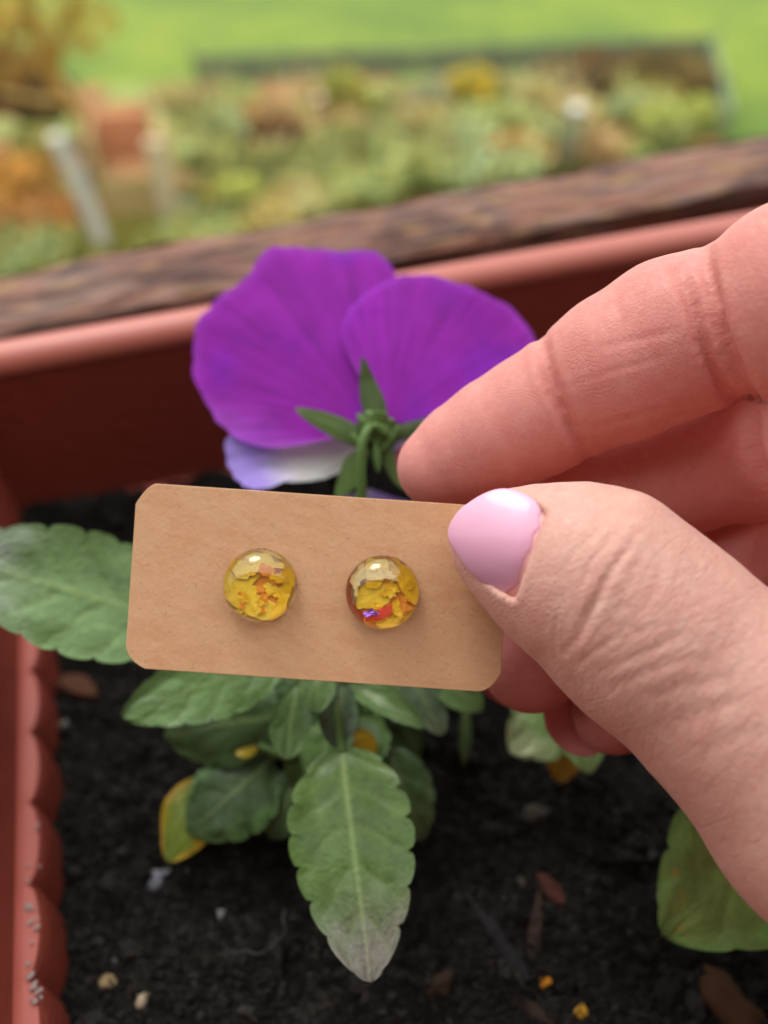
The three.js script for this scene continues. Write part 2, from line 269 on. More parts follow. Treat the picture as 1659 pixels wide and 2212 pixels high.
// ---------- flower box ----------
const litLedgePlastic = phys({ color: C(0.36, 0.085, 0.06), roughness: 0.5, specularIntensity: 0.6 });  // lighter copy of the plastic: light on the upturned ledge put into colour
const litRimPlastic = phys({ color: C(0.37, 0.1, 0.068), roughness: 0.42, specularIntensity: 0.8 });  // lighter copy for the rim, its sky light painted into the colour
const plastic = phys({ color: C(0.21, 0.04, 0.024), roughness: 0.45, specularIntensity: 0.5, bumpScale: 0.0002, bumpMap: dataTexture(256, 256, (u, v) => { const h = fbm(u * 24, v * 24, 4, 4, 24); return [h, h, h]; }) });
const SOILN = 0.1522, SOILM = -0.0418;
{
  // a wall's section from below the soil, over the scalloped foot, the ledge, the smooth upper wall and the rolled lip, down the outside: [outward, height, scallop]
  const section = [[0, -0.12, 1], [0, -0.03, 1], [0, -0.002, 1], [0, 0.006, 1], [0.0002, 0.0095, 1], [0.0009, 0.0108, 0.9], [0.002, 0.0112, 0.35], [0.0028, 0.0114, 0], [0.0033, 0.0125, 0], [0.0035, 0.015, 0], [0.0043, 0.03, 0], [0.0052, 0.0476, 0], [0.0049, 0.0488, 0], [0.0048, 0.0498, 0], [0.0051, 0.0509, 0], [0.006, 0.0522, 0], [0.0076, 0.0532, 0], [0.0098, 0.0536, 0], [0.0118, 0.0531, 0], [0.0132, 0.0515, 0], [0.0136, 0.0495, 0], [0.0128, 0.047, 0], [0.0108, 0.0445, 0], [0.009, 0.03, 0], [0.006, -0.12, 0]];
  const t = thing('flower_box', 'long terracotta red plastic flower box with rolled rim full of dark soil', 'planter', box(SOILM, -0.12, SOILN));
  const o = t.position.clone();
  const scal = (l) => { const f = l / 0.0145, q = f - Math.floor(f); return 0.0022 * (Math.sqrt(Math.max(0, 1 - (2 * q - 1) ** 2)) - 0.6); };   // rounded flutes
  const strip = (name, rows, mat, len, n, place) => obj(name, sheet(n, rows.length - 1, (u, v) => { const [d, y, w] = rows[Math.round(v * (rows.length - 1))], l = u * len; return { p: place(l, d - w * scal(l + 0.004), y), uv: [l / 0.05, v * 2] }; }, o), mat, t);
  const iL = section.findIndex((r) => r[1] === 0.0108), iW = section.findIndex((r) => r[1] === 0.0125), iR = section.findIndex((r) => r[1] === 0.0488);
  const wall = (name, len, n, place) => { strip(name, section.slice(0, iL + 1), plastic, len, n, place); strip('ledge', section.slice(iL, iW + 1), litLedgePlastic, len, n, place); strip(name, section.slice(iW, iR + 1), plastic, len, n, place); strip('rim', section.slice(iR), litRimPlastic, len, n, place); };
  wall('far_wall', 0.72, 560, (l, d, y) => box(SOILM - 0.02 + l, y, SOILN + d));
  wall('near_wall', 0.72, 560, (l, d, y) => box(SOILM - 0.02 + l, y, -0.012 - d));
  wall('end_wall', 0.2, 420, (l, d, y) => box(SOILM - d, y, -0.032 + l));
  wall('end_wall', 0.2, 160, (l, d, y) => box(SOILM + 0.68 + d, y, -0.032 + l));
  obj('base', new THREE.BoxGeometry(0.68, 0.006, 0.165).rotateY(YAW), plastic, t).position.copy(box(SOILM + 0.34, -0.117, 0.07)).sub(o);
  // pale lime crust flaking on the end ledge
  const R = rng(77), flakes = [];
  for (let i = 0; i < 70; i++) {
    const u = R() * R(), l = 0.03 + u * 0.05, g = new THREE.IcosahedronGeometry(0.00015 + R() * R() * R() * 0.0009, 1); g.scale(1, 0.25, 1 + R()); g.rotateY(R() * 6);
    const p = box(SOILM + 0.0004 - R() * 0.002, 0.0114, l).sub(o); g.translate(p.x, p.y, p.z); flakes.push(g);
  }
  stuff(obj('lime_crust', mergeGeometries(flakes), std({ color: C(0.27, 0.21, 0.19), roughness: 0.95 }), t));
}
// ---------- potting soil ----------
const soilHeight = (m, n) => 0.006 * (fbm(m * 38 + 9, n * 38 + 3, 2, 4) - 0.5) + 0.0045 * (fbm(m * 150, n * 150, 6, 3) - 0.5) + 0.0022 * (fbm(m * 520, n * 520, 1, 3) - 0.5) + 0.003 * step(0.05, 0, Math.hypot(m - 0.005, n - 0.1)) + 0.013 * step(SOILN - 0.028, SOILN, n) - 0.001;
{
  const o = box(0, 0, 0);
  const g = sheet(760, 250, (u, v) => { const m = SOILM - 0.003 + (u < 0.75 ? u * 0.34 : 0.255 + (u - 0.75) * 1.72), n = -0.014 + v * (SOILN + 0.018); return { p: box(m, soilHeight(m, n), n), uv: [m / 0.05, n / 0.05] }; });
  const tex = dataTexture(512, 512, (u, v) => { const a = fbm(u * 20, v * 20, 3, 5, 20), b = fbm(u * 90, v * 90, 13, 2, 90), k = 0.07 + 0.1 * a + 0.1 * step(0.6, 0.85, b); return [k * 1.06, k, k * 0.92]; }, true);
  const s = obj('potting_soil', g, phys({ map: tex, bumpMap: dataTexture(512, 512, (u, v) => { const h = fbm(u * 40, v * 40, 3, 4, 40); return [h, h, h]; }), bumpScale: 0.001, roughness: 0.95, specularIntensity: 0.15 }));
  stuff(s); tag(s, 'dark crumbly potting soil filling the flower box', 'soil');
  const R = rng(5), lump = (seed) => { const q = new THREE.IcosahedronGeometry(1, 1), a = q.attributes.position; for (let i = 0; i < a.count; i++) { const x = a.getX(i), y = a.getY(i), z = a.getZ(i), k = 0.6 + 0.8 * noise(x * 1.7 + seed, y * 1.7, z * 1.7); a.setXYZ(i, x * k, y * k, z * k); } q.computeVertexNormals(); return q; };
  const M4 = new THREE.Matrix4(), Q = new THREE.Quaternion(), Eu = new THREE.Euler();
  const scatter = (name, geo, n, size, stretch, tint, label, seed) => {
    const S = rng(seed), im = new THREE.InstancedMesh(geo, phys({ color: 0xffffff, roughness: 0.85, specularIntensity: 0.3 }), n); im.name = name; im.castShadow = im.receiveShadow = true;
    for (let i = 0; i < n; i++) {
      const m = SOILM + 0.001 + S() * 0.22, nn = -0.01 + S() * (SOILN + 0.01), s = size(S); Eu.set(S() * 6, S() * 6, S() * 6); Q.setFromEuler(Eu);
      M4.compose(box(m, soilHeight(m, nn) + s * 0.3, nn), Q, stretch(S, s)); im.setMatrixAt(i, M4); im.setColorAt(i, tint(S));
    }
    stuff(im); tag(im, label, 'soil'); scene.add(im);
  };
  scatter('soil_crumbs', lump(1), 80000, (S) => 0.0001 + 0.0007 * Math.pow(S(), 5), (S, s) => V(s, s * (0.5 + 0.6 * S()), s * (0.8 + 1.6 * S() * S())), (S) => { const k = 0.007 + 0.028 * S() * S() * S(); return C(k * 1.12, k, k * 0.86); }, 'dark soil crumbs scattered over the potting soil', 11);
  scatter('soil_clods', lump(9), 900, (S) => 0.0005 + 0.0022 * Math.pow(S(), 3), (S, s) => V(s, s * (0.5 + 0.4 * S()), s * (0.8 + 0.9 * S())), (S) => { const k = 0.005 + 0.009 * S(); return C(k * 1.1, k, k * 0.88); }, 'dark lumpy clods lying in the potting soil', 14);
  scatter('peat_fibres', lump(4), 42000, (S) => 0.00009 + 0.0001 * S(), (S, s) => V(s, s, s * (6 + 16 * S())), (S) => { const k = 0.006 + 0.05 * S() * S() * S() * S(); return C(k * 1.2, k, k * 0.78); }, 'thin brown peat fibres lying on the potting soil', 12);
  scatter('mineral_grains', lump(7), 800, (S) => 0.00014 + 0.00045 * S() * S() * S(), (S, s) => V(s, s, s * 1.3), (S) => { const k = 0.05 + 0.18 * S() * S(); return C(k, k * 0.92, k * 0.78); }, 'pale mineral grains scattered in the potting soil', 13);
  // bits big enough to pick out
  const bit = (name, px, py, len, wid, col, label, turn, cat) => {
    const p = ground(px, py, 0.002), g2 = lump(px % 17); g2.scale(len / 2, wid * 0.3, wid / 2);
    const b = obj(name, g2, phys({ color: C(...col.map((q) => q * (cat === 'crumb' ? 0.75 : 0.5))), roughness: 0.9, specularIntensity: 0.2 })); b.position.set(p.x, 0, p.z);
    const mm = p.dot(E1), nn = p.dot(E2); b.position.y = soilHeight(mm, nn) + wid * 0.2; b.rotation.set(0.15, turn, 0.1); tag(b, label, cat || 'bark chip');
  };
  bit('bark_chip', 1195, 1905, 0.0068, 0.003, [0.13, 0.05, 0.035], 'short reddish brown bark chip on the open soil', -0.8);
  bit('bark_chip', 1160, 2010, 0.013, 0.0026, [0.09, 0.055, 0.045], 'long grey brown stick lying beside the reddish bark chip', 1.35);
  bit('bark_chip', 1085, 2040, 0.016, 0.0035, [0.035, 0.035, 0.037], 'dark charcoal grey stick beside the grey brown stick', -1.0);
  bit('bark_chip', 160, 1470, 0.011, 0.005, [0.16, 0.07, 0.04], 'reddish brown bark chip under the broad leaf by the end wall', -0.5);
  bit('bark_chip', 1160, 2170, 0.014, 0.0024, [0.07, 0.045, 0.035], 'thin brown stick below the small orange crumb', 2.7);
  bit('bark_chip', 1600, 2160, 0.013, 0.007, [0.11, 0.055, 0.025], 'rusty bark piece under the olive green leaf', 2.2);
  bit('bark_chip', 950, 2120, 0.006, 0.003, [0.08, 0.045, 0.03], 'small brown bark chip beside the tip of the long leaf', 0.6);
  bit('soil_crumb', 1182, 2112, 0.0022, 0.0018, [0.6, 0.24, 0.02], 'small orange crumb at the end of the grey brown stick', 0.3, 'crumb');
  bit('soil_crumb', 1262, 2178, 0.0022, 0.0022, [0.62, 0.33, 0.03], 'small yellow orange crumb above bottom sticks', 1.3, 'crumb');
  bit('soil_crumb', 222, 2110, 0.003, 0.0026, [0.36, 0.25, 0.13], 'tan crumb near the end wall of the flower box', 0.3, 'crumb');
  bit('soil_crumb', 302, 2150, 0.0025, 0.002, [0.45, 0.36, 0.24], 'pale tan crumb next to the larger tan crumb', 0.9, 'crumb');
  bit('white_pebble', 132, 1560, 0.0034, 0.0028, [0.3, 0.28, 0.23], 'pale grit piece close beside the end wall', 1.9, 'pebble');
  bit('white_pebble', 335, 1890, 0.0042, 0.0028, [0.32, 0.33, 0.37], 'bluish white grit piece below the yellowing leaf', 0.6, 'pebble');
  bit('white_pebble', 470, 1968, 0.002, 0.0016, [0.34, 0.33, 0.3], 'small pale grit piece beside a bent root fibre', 0.6, 'pebble');
  bit('white_pebble', 1130, 1885, 0.0026, 0.0016, [0.3, 0.26, 0.2], 'tan grit piece beside the reddish bark chip', 1.2, 'pebble');
  bit('white_pebble', 1160, 1745, 0.005, 0.003, [0.11, 0.1, 0.08], 'dull greyish lump on the mounded soil', 0.2, 'pebble');
  const c = ground(545, 2000, 0.004), pts = []; for (let i = 0; i <= 14; i++) { const a = -0.5 + i / 14 * 3.1, q = 0.85 + 0.4 * noise(i * 0.6, 3, 1); pts.push(V(Math.cos(a) * 0.0052 * q, 0.0012 * Math.sin(i * 0.9), Math.sin(a) * 0.0042 * q)); }
  const root = tag(obj('root_fibre', tube(pts, 0.00014, 0.00009, 40, 6), std({ color: C(0.045, 0.042, 0.04), roughness: 0.9 })), 'grey root fibre bent in a curve on the soil', 'root'); root.position.copy(c);
}
// ---------- pansy ----------
const petalMat = phys({ color: 0xffffff, vertexColors: true, roughness: 1, transmission: 0.5, thickness: 0, specularIntensity: 0.25 });
const leafSkin = phys({ color: 0xffffff, vertexColors: true, roughness: 1, transmission: 0.22, thickness: 0, specularIntensity: 0.2, clearcoat: 0.42, clearcoatRoughness: 0.32, bumpMap: dataTexture(512, 512, (u, v) => { const h = 0.6 * fbm(u * 60, v * 30, 5, 3, 60) + 0.4 * fbm(u * 14, v * 10, 9, 3, 14); return [h, h, h]; }), bumpScale: 0.0004 });
const stalkMat = phys({ color: C(0.07, 0.125, 0.028), roughness: 0.6, specularIntensity: 0.5 });
const toCam = V(0, 0, 1).applyQuaternion(camera.quaternion), camUp = V(0, 1, 0).applyQuaternion(camera.quaternion), camRight = V(1, 0, 0).applyQuaternion(camera.quaternion);
const spline = (pts, closed) => new THREE.CatmullRomCurve3(pts.map(([x, y]) => V(x, y, 0)), closed, 'centripetal');
// a petal fanned out from its claw; outline in view of the photograph, each point set at its own distance
function petal(name, parent, origin, base, outline, depth, colour, seed, rows = 46, cols = 220) {
  const cv = spline([base, ...outline, base], false), pts = cv.getSpacedPoints(cols);
  const g = sheet(rows, cols, (s, t) => {
    const q = pts[Math.round(t * cols)], nick = 1 + s * s * (0.022 * (noise(t * 60 + seed, 2, seed) - 0.5) + 0.02 * (noise(t * 21 + seed, 5, seed) - 0.5)), ss = Math.pow(s, 0.8) * nick, x = mix(base[0], q.x, ss), y = mix(base[1], q.y, ss);
    const far = Math.hypot(x - base[0], y - base[1]) / 380;
    let d = depth(x, y, far);
    d += 0.0011 * Math.sin(t * 17 + seed) * s * s * s + 0.0012 * (fbm(x / 70 + seed, y / 70, seed, 3) - 0.5) * s + 0.00012 * (noise(t * 46 + seed, s * 2, 3) - 0.5) * s;
    return { p: at(x, y, d), c: colour(x, y, s, t, far) };
  }, origin);
  return obj(name, g, petalMat, parent);
}
const flowerAt = at(800, 925, 0.1335), rootAt = (() => { const p = ground(715, 1560, 0.003); return p; })();
const pansy = thing('pansy_plant', 'flowering pansy plant with one large purple bloom seen from behind', 'plant', rootAt);
{
  const fl = part('flower', pansy); fl.position.copy(flowerAt).sub(rootAt);
  const tilt = (y) => (920 - y) / 1726 * 0.135 * 0.42;
  const purple = (seed, dx, dy) => (x, y, s, t, far) => {
    const v = fbm(t * 60 + seed, s * 1.6, seed, 3), w = fbm(t * 150 + seed, s * 2.5, seed + 4, 2), k = 0.82 + 0.2 * (v - 0.5) + 0.3 * (w - 0.5) + 0.25 * (fbm(x / 60 + seed, y / 60, 7, 3) - 0.5), blu = step(0.5, 0.75, fbm(x / 160, y / 160, seed, 2));
    const vn = Math.pow(1 - Math.abs(2 * noise(t * 75 + 0.6 * noise(s * 6, t * 30, 2) + seed, s * 0.8, seed) - 1), 7) * step(0.98, 0.4, s) * 0.22, e = step(0.92, 1, s) * 0.12, low = step(830, 930, y) * step(0.35, 1, s) * 0.35 * dx;
    const kk = k * (1 - vn); return C((mix(0.36, 0.3, blu) + e * 0.4 + low * 0.12) * kk, (0.02 + e * 0.2 + low * 0.14) * kk, (mix(0.45, 0.52, blu) + e + low * 0.25) * kk);
  };
  petal('petal', fl, flowerAt, [808, 918], [[720, 945], [640, 962], [580, 966], [520, 948], [470, 912], [438, 862], [415, 810], [413, 770], [425, 705], [455, 655], [500, 622], [535, 595], [562, 562], [590, 541], [640, 537], [700, 541], [760, 538], [800, 543], [830, 562], [852, 592], [880, 660], [880, 780], [840, 880]], (x, y, f) => 0.1365 + tilt(y) + 0.006 * f * f, purple(3, 1, 0), 3).userData.label = 'broad purple upper petal';
  petal('petal', fl, flowerAt, [838, 912], [[800, 850], [770, 800], [748, 755], [738, 720], [748, 680], [778, 642], [815, 615], [858, 597], [920, 597], [990, 608], [1045, 630], [1095, 660], [1130, 695], [1160, 735], [1165, 800], [1120, 860], [1040, 890], [960, 905], [890, 916]], (x, y, f) => 0.1338 + tilt(y) + 0.0065 * f * f, purple(9, 0, 0), 9).userData.label = 'purple upper petal lapping over the broader one';
  const lav = (seed) => (x, y, s, t, far) => {
    const v = fbm(t * 40 + seed, s * 1.5, seed, 3), wht = step(170, 60, Math.hypot(x - 710, (y - 985) * 1.2)) + 0.5 * step(0.5, 0.7, fbm(x / 60, y / 26, 2, 3)) * step(560, 640, x), k = 0.9 + 0.35 * (v - 0.5), w = clamp(wht);
    return C(mix(0.4, 0.84, w) * k, mix(0.28, 0.86, w) * k, mix(0.76, 0.78, w) * k);
  };
  petal('petal', fl, flowerAt, [792, 950], [[760, 990], [745, 1012], [700, 1034], [650, 1040], [612, 1042], [585, 1052], [545, 1056], [515, 1042], [496, 1005], [487, 978], [492, 945], [540, 925], [640, 915], [740, 925]], (x, y, f) => 0.139 + tilt(y) * 0.5 + 0.003 * f * f - 0.003 * step(1000, 1060, y), lav(5), 5).userData.label = 'lavender and white lateral petal';
  petal('petal', fl, flowerAt, [815, 945], [[850, 972], [910, 990], [980, 1005], [1060, 1005], [1090, 970], [1060, 925], [960, 915], [880, 925]], (x, y, f) => 0.1395 + tilt(y) * 0.5 + 0.003 * f * f, lav(15), 15);
  petal('petal', fl, flowerAt, [800, 1056], [[770, 1066], [720, 1082], [690, 1120], [740, 1170], [820, 1185], [890, 1160], [910, 1100], [870, 1082], [825, 1066]], (x, y, f) => 0.143 + 0.006 * f, lav(25), 25);
  // sepals: pointed green blades round the flower's neck
  const sepal = (pts, base, d0, d1, dark) => {
    const cv = spline(pts, false).getSpacedPoints(60), tip = pts[Math.floor(pts.length / 2)];
    const g = sheet(14, 60, (s, t) => {
      const q = cv[Math.round(t * 60)], x = mix(base[0], q.x, s), y = mix(base[1], q.y, s), L = clamp(Math.hypot(x - base[0], y - base[1]) / Math.hypot(tip[0] - base[0], tip[1] - base[1]));
      const ridge = 0.0012 * (1 - Math.abs(t - 0.5) * 2) * s, n = fbm(x / 14, y / 40, 4, 3);
      return { p: at(x, y, mix(d0, d1, L) - ridge), c: C((0.065 + 0.04 * n) * dark, (0.11 + 0.06 * n) * dark, (0.025 + 0.02 * n) * dark) };
    }, flowerAt);
    obj('sepal', g, leafSkin, fl);
  };
  sepal([[788, 905], [778, 862], [777, 810], [783, 770], [808, 815], [830, 862], [837, 890], [836, 912]], [812, 910], 0.1318, 0.1335, 0.85);
  sepal([[772, 968], [720, 945], [670, 915], [637, 882], [690, 886], [735, 900], [780, 922]], [785, 944], 0.132, 0.1345, 1.15);
  sepal([[850, 955], [890, 945], [930, 925], [955, 895], [915, 903], [880, 912], [848, 922]], [838, 938], 0.1322, 0.136, 0.8);
  sepal([[780, 968], [750, 985], [735, 1015], [725, 1075], [765, 1055], [790, 1010], [796, 975]], [790, 962], 0.1315, 0.132, 1.2);
  sepal([[840, 965], [862, 990], [875, 1025], [880, 1060], [855, 1045], [832, 1010], [822, 975]], [832, 962], 0.132, 0.134, 1.4);
  // neck of the flower: knobby green auricles and the hooked stalk
  const neck = new THREE.IcosahedronGeometry(0.0032, 3); { const a = neck.attributes.position; for (let i = 0; i < a.count; i++) { const k = 0.8 + 0.5 * noise(a.getX(i) * 700, a.getY(i) * 700, a.getZ(i) * 700 + 5); a.setXYZ(i, a.getX(i) * k, a.getY(i) * k * 1.25, a.getZ(i) * k * 0.7); } neck.computeVertexNormals(); }
  obj('neck', neck, stalkMat, fl).position.copy(at(812, 935, 0.1325)).sub(flowerAt);
  for (const [x, y, r, d, w] of [[790, 925, 0.0014, 0.1308, 0.5], [824, 935, 0.0014, 0.131, -0.4], [840, 950, 0.0015, 0.1315, -0.6], [778, 962, 0.0013, 0.1312, 0.6], [814, 990, 0.0012, 0.1305, 0.1]]) { const q = new THREE.SphereGeometry(r, 14, 10); q.scale(0.55, 2, 0.4); q.rotateZ(w); const m = obj('auricle', q, stalkMat, fl); m.position.copy(at(x, y, d)).sub(flowerAt); m.quaternion.copy(camera.quaternion); }
  const P = (x, y, d) => at(x, y, d).sub(rootAt);
  obj('flower_stalk', tube([P(812, 925, 0.1325), P(796, 926, 0.1292), P(784, 950, 0.1283), P(779, 1000, 0.1285), P(781, 1070, 0.1295), P(775, 1200, 0.133), P(755, 1380, 0.145), V(0.001, 0.004, -0.002)], 0.00072, 0.00115, 60, 10), stalkMat, pansy);
}
// a crenate pansy leaf with petiole. o: base/tip [px, py, depth], half width m, lobes, tilt of the blade (right, up) away from facing the viewer
function leaf(plant, origin, base, tip, half, o = {}) {
  const { lobes = 6, notch = 0.16, colour = [0.1, 0.2, 0.045], tipColour = null, vein = 0.5, bow = 0.08, fold = 0.12, lean = [0, 0.35], wave = 0.05, side = 0, shape = 1, stalk = null, edge = null, seed = 1, label = null, spots = null } = o;
  const B = at(...base), T = at(...tip), ax = T.clone().sub(B), L = ax.length(); ax.normalize();
  const hint = toCam.clone().addScaledVector(camRight, lean[0]).addScaledVector(camUp, lean[1]).normalize();
  const sd = ax.clone().cross(hint).normalize(), N = sd.clone().cross(ax).normalize();
  const prof = (s) => Math.pow(Math.max(0, Math.sin(Math.PI * Math.pow(s, 0.78 * shape))), 0.62);
  const R0 = rng(seed * 31 + 7), ph = [R0() * 0.5, R0() * 0.5];
  const scallop = (s, k) => { const f = Math.pow(s, 0.92) * lobes + ph[k], q = f - Math.floor(f), a = 0.75 + 0.5 * hash(Math.floor(f), seed, k); return 1 - notch * a * (1 - Math.pow(Math.max(0, 1 - Math.pow(Math.abs(2 * q - 1.12), 2.4)), 0.5)); };
  const rows = 110, cols = 30;
  const g = sheet(rows, cols, (s, w) => {
    const v = w * 2 - 1, k = v < 0 ? 0 : 1, a = Math.abs(v), hw = half * prof(s) * mix(1, scallop(s, k), Math.pow(a, 1.4));
    const lat = (s * lobes * 0.75 - a * 1.35 * (0.7 + 0.3 * s) + 0.25 * noise(s * 5 + seed, v * 3, 2)) * Math.PI * 2, vr = Math.pow(0.5 + 0.5 * Math.cos(lat), 8) * (1 - a * 0.5) * step(0.03, 0.12, a);
    const mid = Math.exp(-Math.pow(a * half / 0.00045 / (1.25 - s), 2));
    const p = B.clone().addScaledVector(ax, s * L).addScaledVector(sd, v * hw + side * L * 4 * s * (1 - s) * 0.25);
    const puff = 0.5 - 0.5 * Math.cos(lat);
    const up = bow * L * 4 * s * (1 - s) + fold * hw * (a * a - 0.15 * a) + wave * half * Math.sin(s * 9 + k * 2.2 + seed) * a * a * prof(s) + half * 0.018 * puff * a * (1 - a) * 3 + 0.35 * half * (noise(s * 4 + seed, v * 2 + seed, seed) - 0.5) * a * 0.5 - half * 0.02 * vr + 0.01 * half * mid;
    p.addScaledVector(N, up);
    const n = fbm(s * 9 + seed, v * 5, seed, 3), n2 = fbm(s * 40 + seed, v * 20, seed + 3, 2), c = C(...colour);
    if (tipColour) c.lerp(C(...tipColour), step(0.55, 0.98, s + 0.25 * (n - 0.5)));
    if (edge) c.lerp(C(...edge), step(0.55, 1, a + 0.5 * (n - 0.5)));
    c.multiplyScalar(0.8 + 0.6 * (n - 0.5) + 0.35 * (n2 - 0.5) + 0.2);
    c.lerp(C(0.3, 0.4, 0.14), clamp(vein * (mid * 0.9 * (1 - s * 0.5) + vr * 0.14)));
    if (spots && noise(s * 26 + 2, v * 9 + seed, 4) > spots) c.lerp(C(0.45, 0.2, 0.03), 0.8);
    return { p, c, uv: [s, w] };
  }, origin);
  const m = obj('leaf', g, leafSkin, plant); if (label) m.userData.label = label;
  const st = stalk ? at(...stalk) : null;
  if (st || o.toRoot) {
    const e = B.clone().addScaledVector(ax, L * 0.02), r = st || origin.clone().add(V(0, 0.004, 0)), c = e.clone().addScaledVector(ax, -0.3 * e.distanceTo(r));
    obj('petiole', tube([r, r.clone().lerp(c, 0.6).add(V(0, 0.002, 0)), c, e].map((p) => p.clone().sub(origin)), 0.0011, 0.0007, 24, 8), stalkMat, m);
  }
  return m;
}
{
  const D = [0.05, 0.09, 0.028], M = [0.072, 0.135, 0.04], Lt = [0.115, 0.2, 0.062], GY = [0.1, 0.15, 0.085], PU = [0.2, 0.2, 0.17], YO = [0.5, 0.3, 0.02];
  const lf = (b, t, h, o) => leaf(pansy, rootAt, b, t, h, { toRoot: true, ...o });
  lf([738, 1615, 0.1255], [803, 2122, 0.1095], 0.0093, { lobes: 7.2, notch: 0.12, colour: [0.092, 0.16, 0.036], tipColour: [0.19, 0.175, 0.145], seed: 3, shape: 0.95, fold: 0.1, bow: 0.05, wave: 0.09, vein: 0.8, lean: [0, 0.1], label: 'long scalloped leaf with greyish purple tip' });
  lf([410, 1360, 0.138], [-150, 1195, 0.125], 0.0106, { lobes: 7.5, notch: 0.09, colour: [0.125, 0.21, 0.07], tipColour: [0.28, 0.3, 0.27], seed: 6, shape: 1.0, fold: 0.22, bow: 0.06, lean: [0, 0.5], vein: 0.6, label: 'broad pale green leaf reaching over the end wall' });
  lf([610, 1425, 0.135], [262, 1548, 0.126], 0.0062, { lobes: 7, notch: 0.09, colour: Lt, seed: 8, fold: 0.15, lean: [0, 0.3] });
  lf([610, 1545, 0.14], [352, 1590, 0.143], 0.0072, { lobes: 3, notch: 0.08, colour: D, edge: [0.1, 0.2, 0.07], seed: 10, fold: -0.3, lean: [0.3, 0.4] });
  lf([585, 1640, 0.141], [405, 1800, 0.1365], 0.0079, { lobes: 5, notch: 0.14, colour: D, edge: [0.1, 0.2, 0.06], seed: 12, fold: -0.15, lean: [0, 0.6], side: -0.1, label: 'round dark green leaf' });
  lf([455, 1680, 0.143], [362, 1862, 0.1375], 0.0056, { lobes: 2, notch: 0.03, colour: [0.17, 0.23, 0.03], edge: YO, seed: 14, fold: -0.2, lean: [-0.3, 0.3], vein: 0.2, label: 'yellowing leaf with orange margin' });
  lf([645, 1470, 0.128], [618, 1642, 0.124], 0.0033, { lobes: 3, notch: 0.03, colour: M, seed: 16, fold: 0.25, shape: 1.5, tipColour: [0.14, 0.24, 0.09] });
  lf([690, 1420, 0.127], [684, 1542, 0.1225], 0.0029, { lobes: 3, notch: 0.02, colour: Lt, seed: 18, fold: 0.25, shape: 1.5 });
  lf([742, 1470, 0.129], [724, 1616, 0.127], 0.0031, { lobes: 3, notch: 0.02, colour: GY, seed: 20, fold: 0.25, shape: 1.4, tipColour: [0.13, 0.18, 0.13] });
  lf([750, 1478, 0.132], [918, 1574, 0.126], 0.0026, { lobes: 4, notch: 0.06, colour: Lt, seed: 22, fold: 0.5, lean: [0, 0.8] });
  lf([880, 1450, 0.138], [958, 1588, 0.136], 0.0033, { lobes: 3, notch: 0.06, colour: GY, seed: 24, fold: 0.2, tipColour: [0.19, 0.26, 0.15] });
  lf([940, 1450, 0.138], [1042, 1536, 0.137], 0.0034, { lobes: 4, notch: 0.06, colour: Lt, seed: 26, fold: 0.2 });
  lf([1005, 1530, 0.15], [1002, 1655, 0.148], 0.0012, { lobes: 2, notch: 0.02, colour: M, seed: 28, fold: 0.2 });
  lf([652, 1660, 0.14], [588, 1815, 0.139], 0.0044, { lobes: 4, notch: 0.08, colour: [0.07, 0.13, 0.05], seed: 30, fold: 0.1 });
  lf([840, 1620, 0.14], [912, 1815, 0.138], 0.0052, { lobes: 5, notch: 0.14, colour: [0.07, 0.13, 0.045], edge: [0.1, 0.17, 0.07], seed: 32, fold: 0.1 });
  lf([640, 1560, 0.146], [470, 1480, 0.15], 0.0055, { lobes: 4, notch: 0.1, colour: D, seed: 34, lean: [0, 0.6] });
  lf([690, 1560, 0.142], [560, 1560, 0.147], 0.0042, { lobes: 4, notch: 0.1, colour: [0.07, 0.14, 0.035], seed: 36, lean: [0, 0.5] });
  lf([700, 1560, 0.14], [640, 1720, 0.139], 0.0048, { lobes: 4, notch: 0.1, colour: [0.055, 0.105, 0.025], seed: 38 });
  lf([735, 1560, 0.135], [672, 1690, 0.131], 0.0046, { lobes: 4, notch: 0.1, colour: [0.12, 0.22, 0.06], seed: 39, lean: [-0.2, 0.2] });
  lf([790, 1540, 0.14], [760, 1690, 0.1335], 0.0052, { lobes: 4, notch: 0.1, colour: [0.085, 0.18, 0.03], seed: 40 });
  lf([560, 1612, 0.139], [498, 1594, 0.1395], 0.0026, { lobes: 2, notch: 0.02, colour: [0.5, 0.38, 0.03], seed: 42, vein: 0.1, label: 'small withered yellow leaf' });
  lf([762, 1580, 0.136], [800, 1656, 0.134], 0.0028, { lobes: 2, notch: 0.02, colour: [0.55, 0.32, 0.01], seed: 44, vein: 0.1, label: 'small withered orange leaf' });
  lf([470, 1565, 0.145], [420, 1518, 0.147], 0.003, { lobes: 2, notch: 0.02, colour: [0.5, 0.36, 0.06], seed: 45, vein: 0.1 });
  // foliage that the card hides
  for (const [b, t, h, s] of [[[760, 1450, 0.15], [880, 1290, 0.165], 0.008, 50], [[700, 1440, 0.15], [600, 1260, 0.165], 0.008, 51], [[800, 1500, 0.146], [1010, 1420, 0.15], 0.007, 52], [[640, 1480, 0.146], [470, 1370, 0.152], 0.007, 53], [[800, 1520, 0.15], [900, 1520, 0.155], 0.006, 54], [[830, 1520, 0.148], [905, 1640, 0.155], 0.004, 55]]) lf(b, t, h, { colour: M, seed: s, lobes: 5, lean: [0, 0.9] });
}
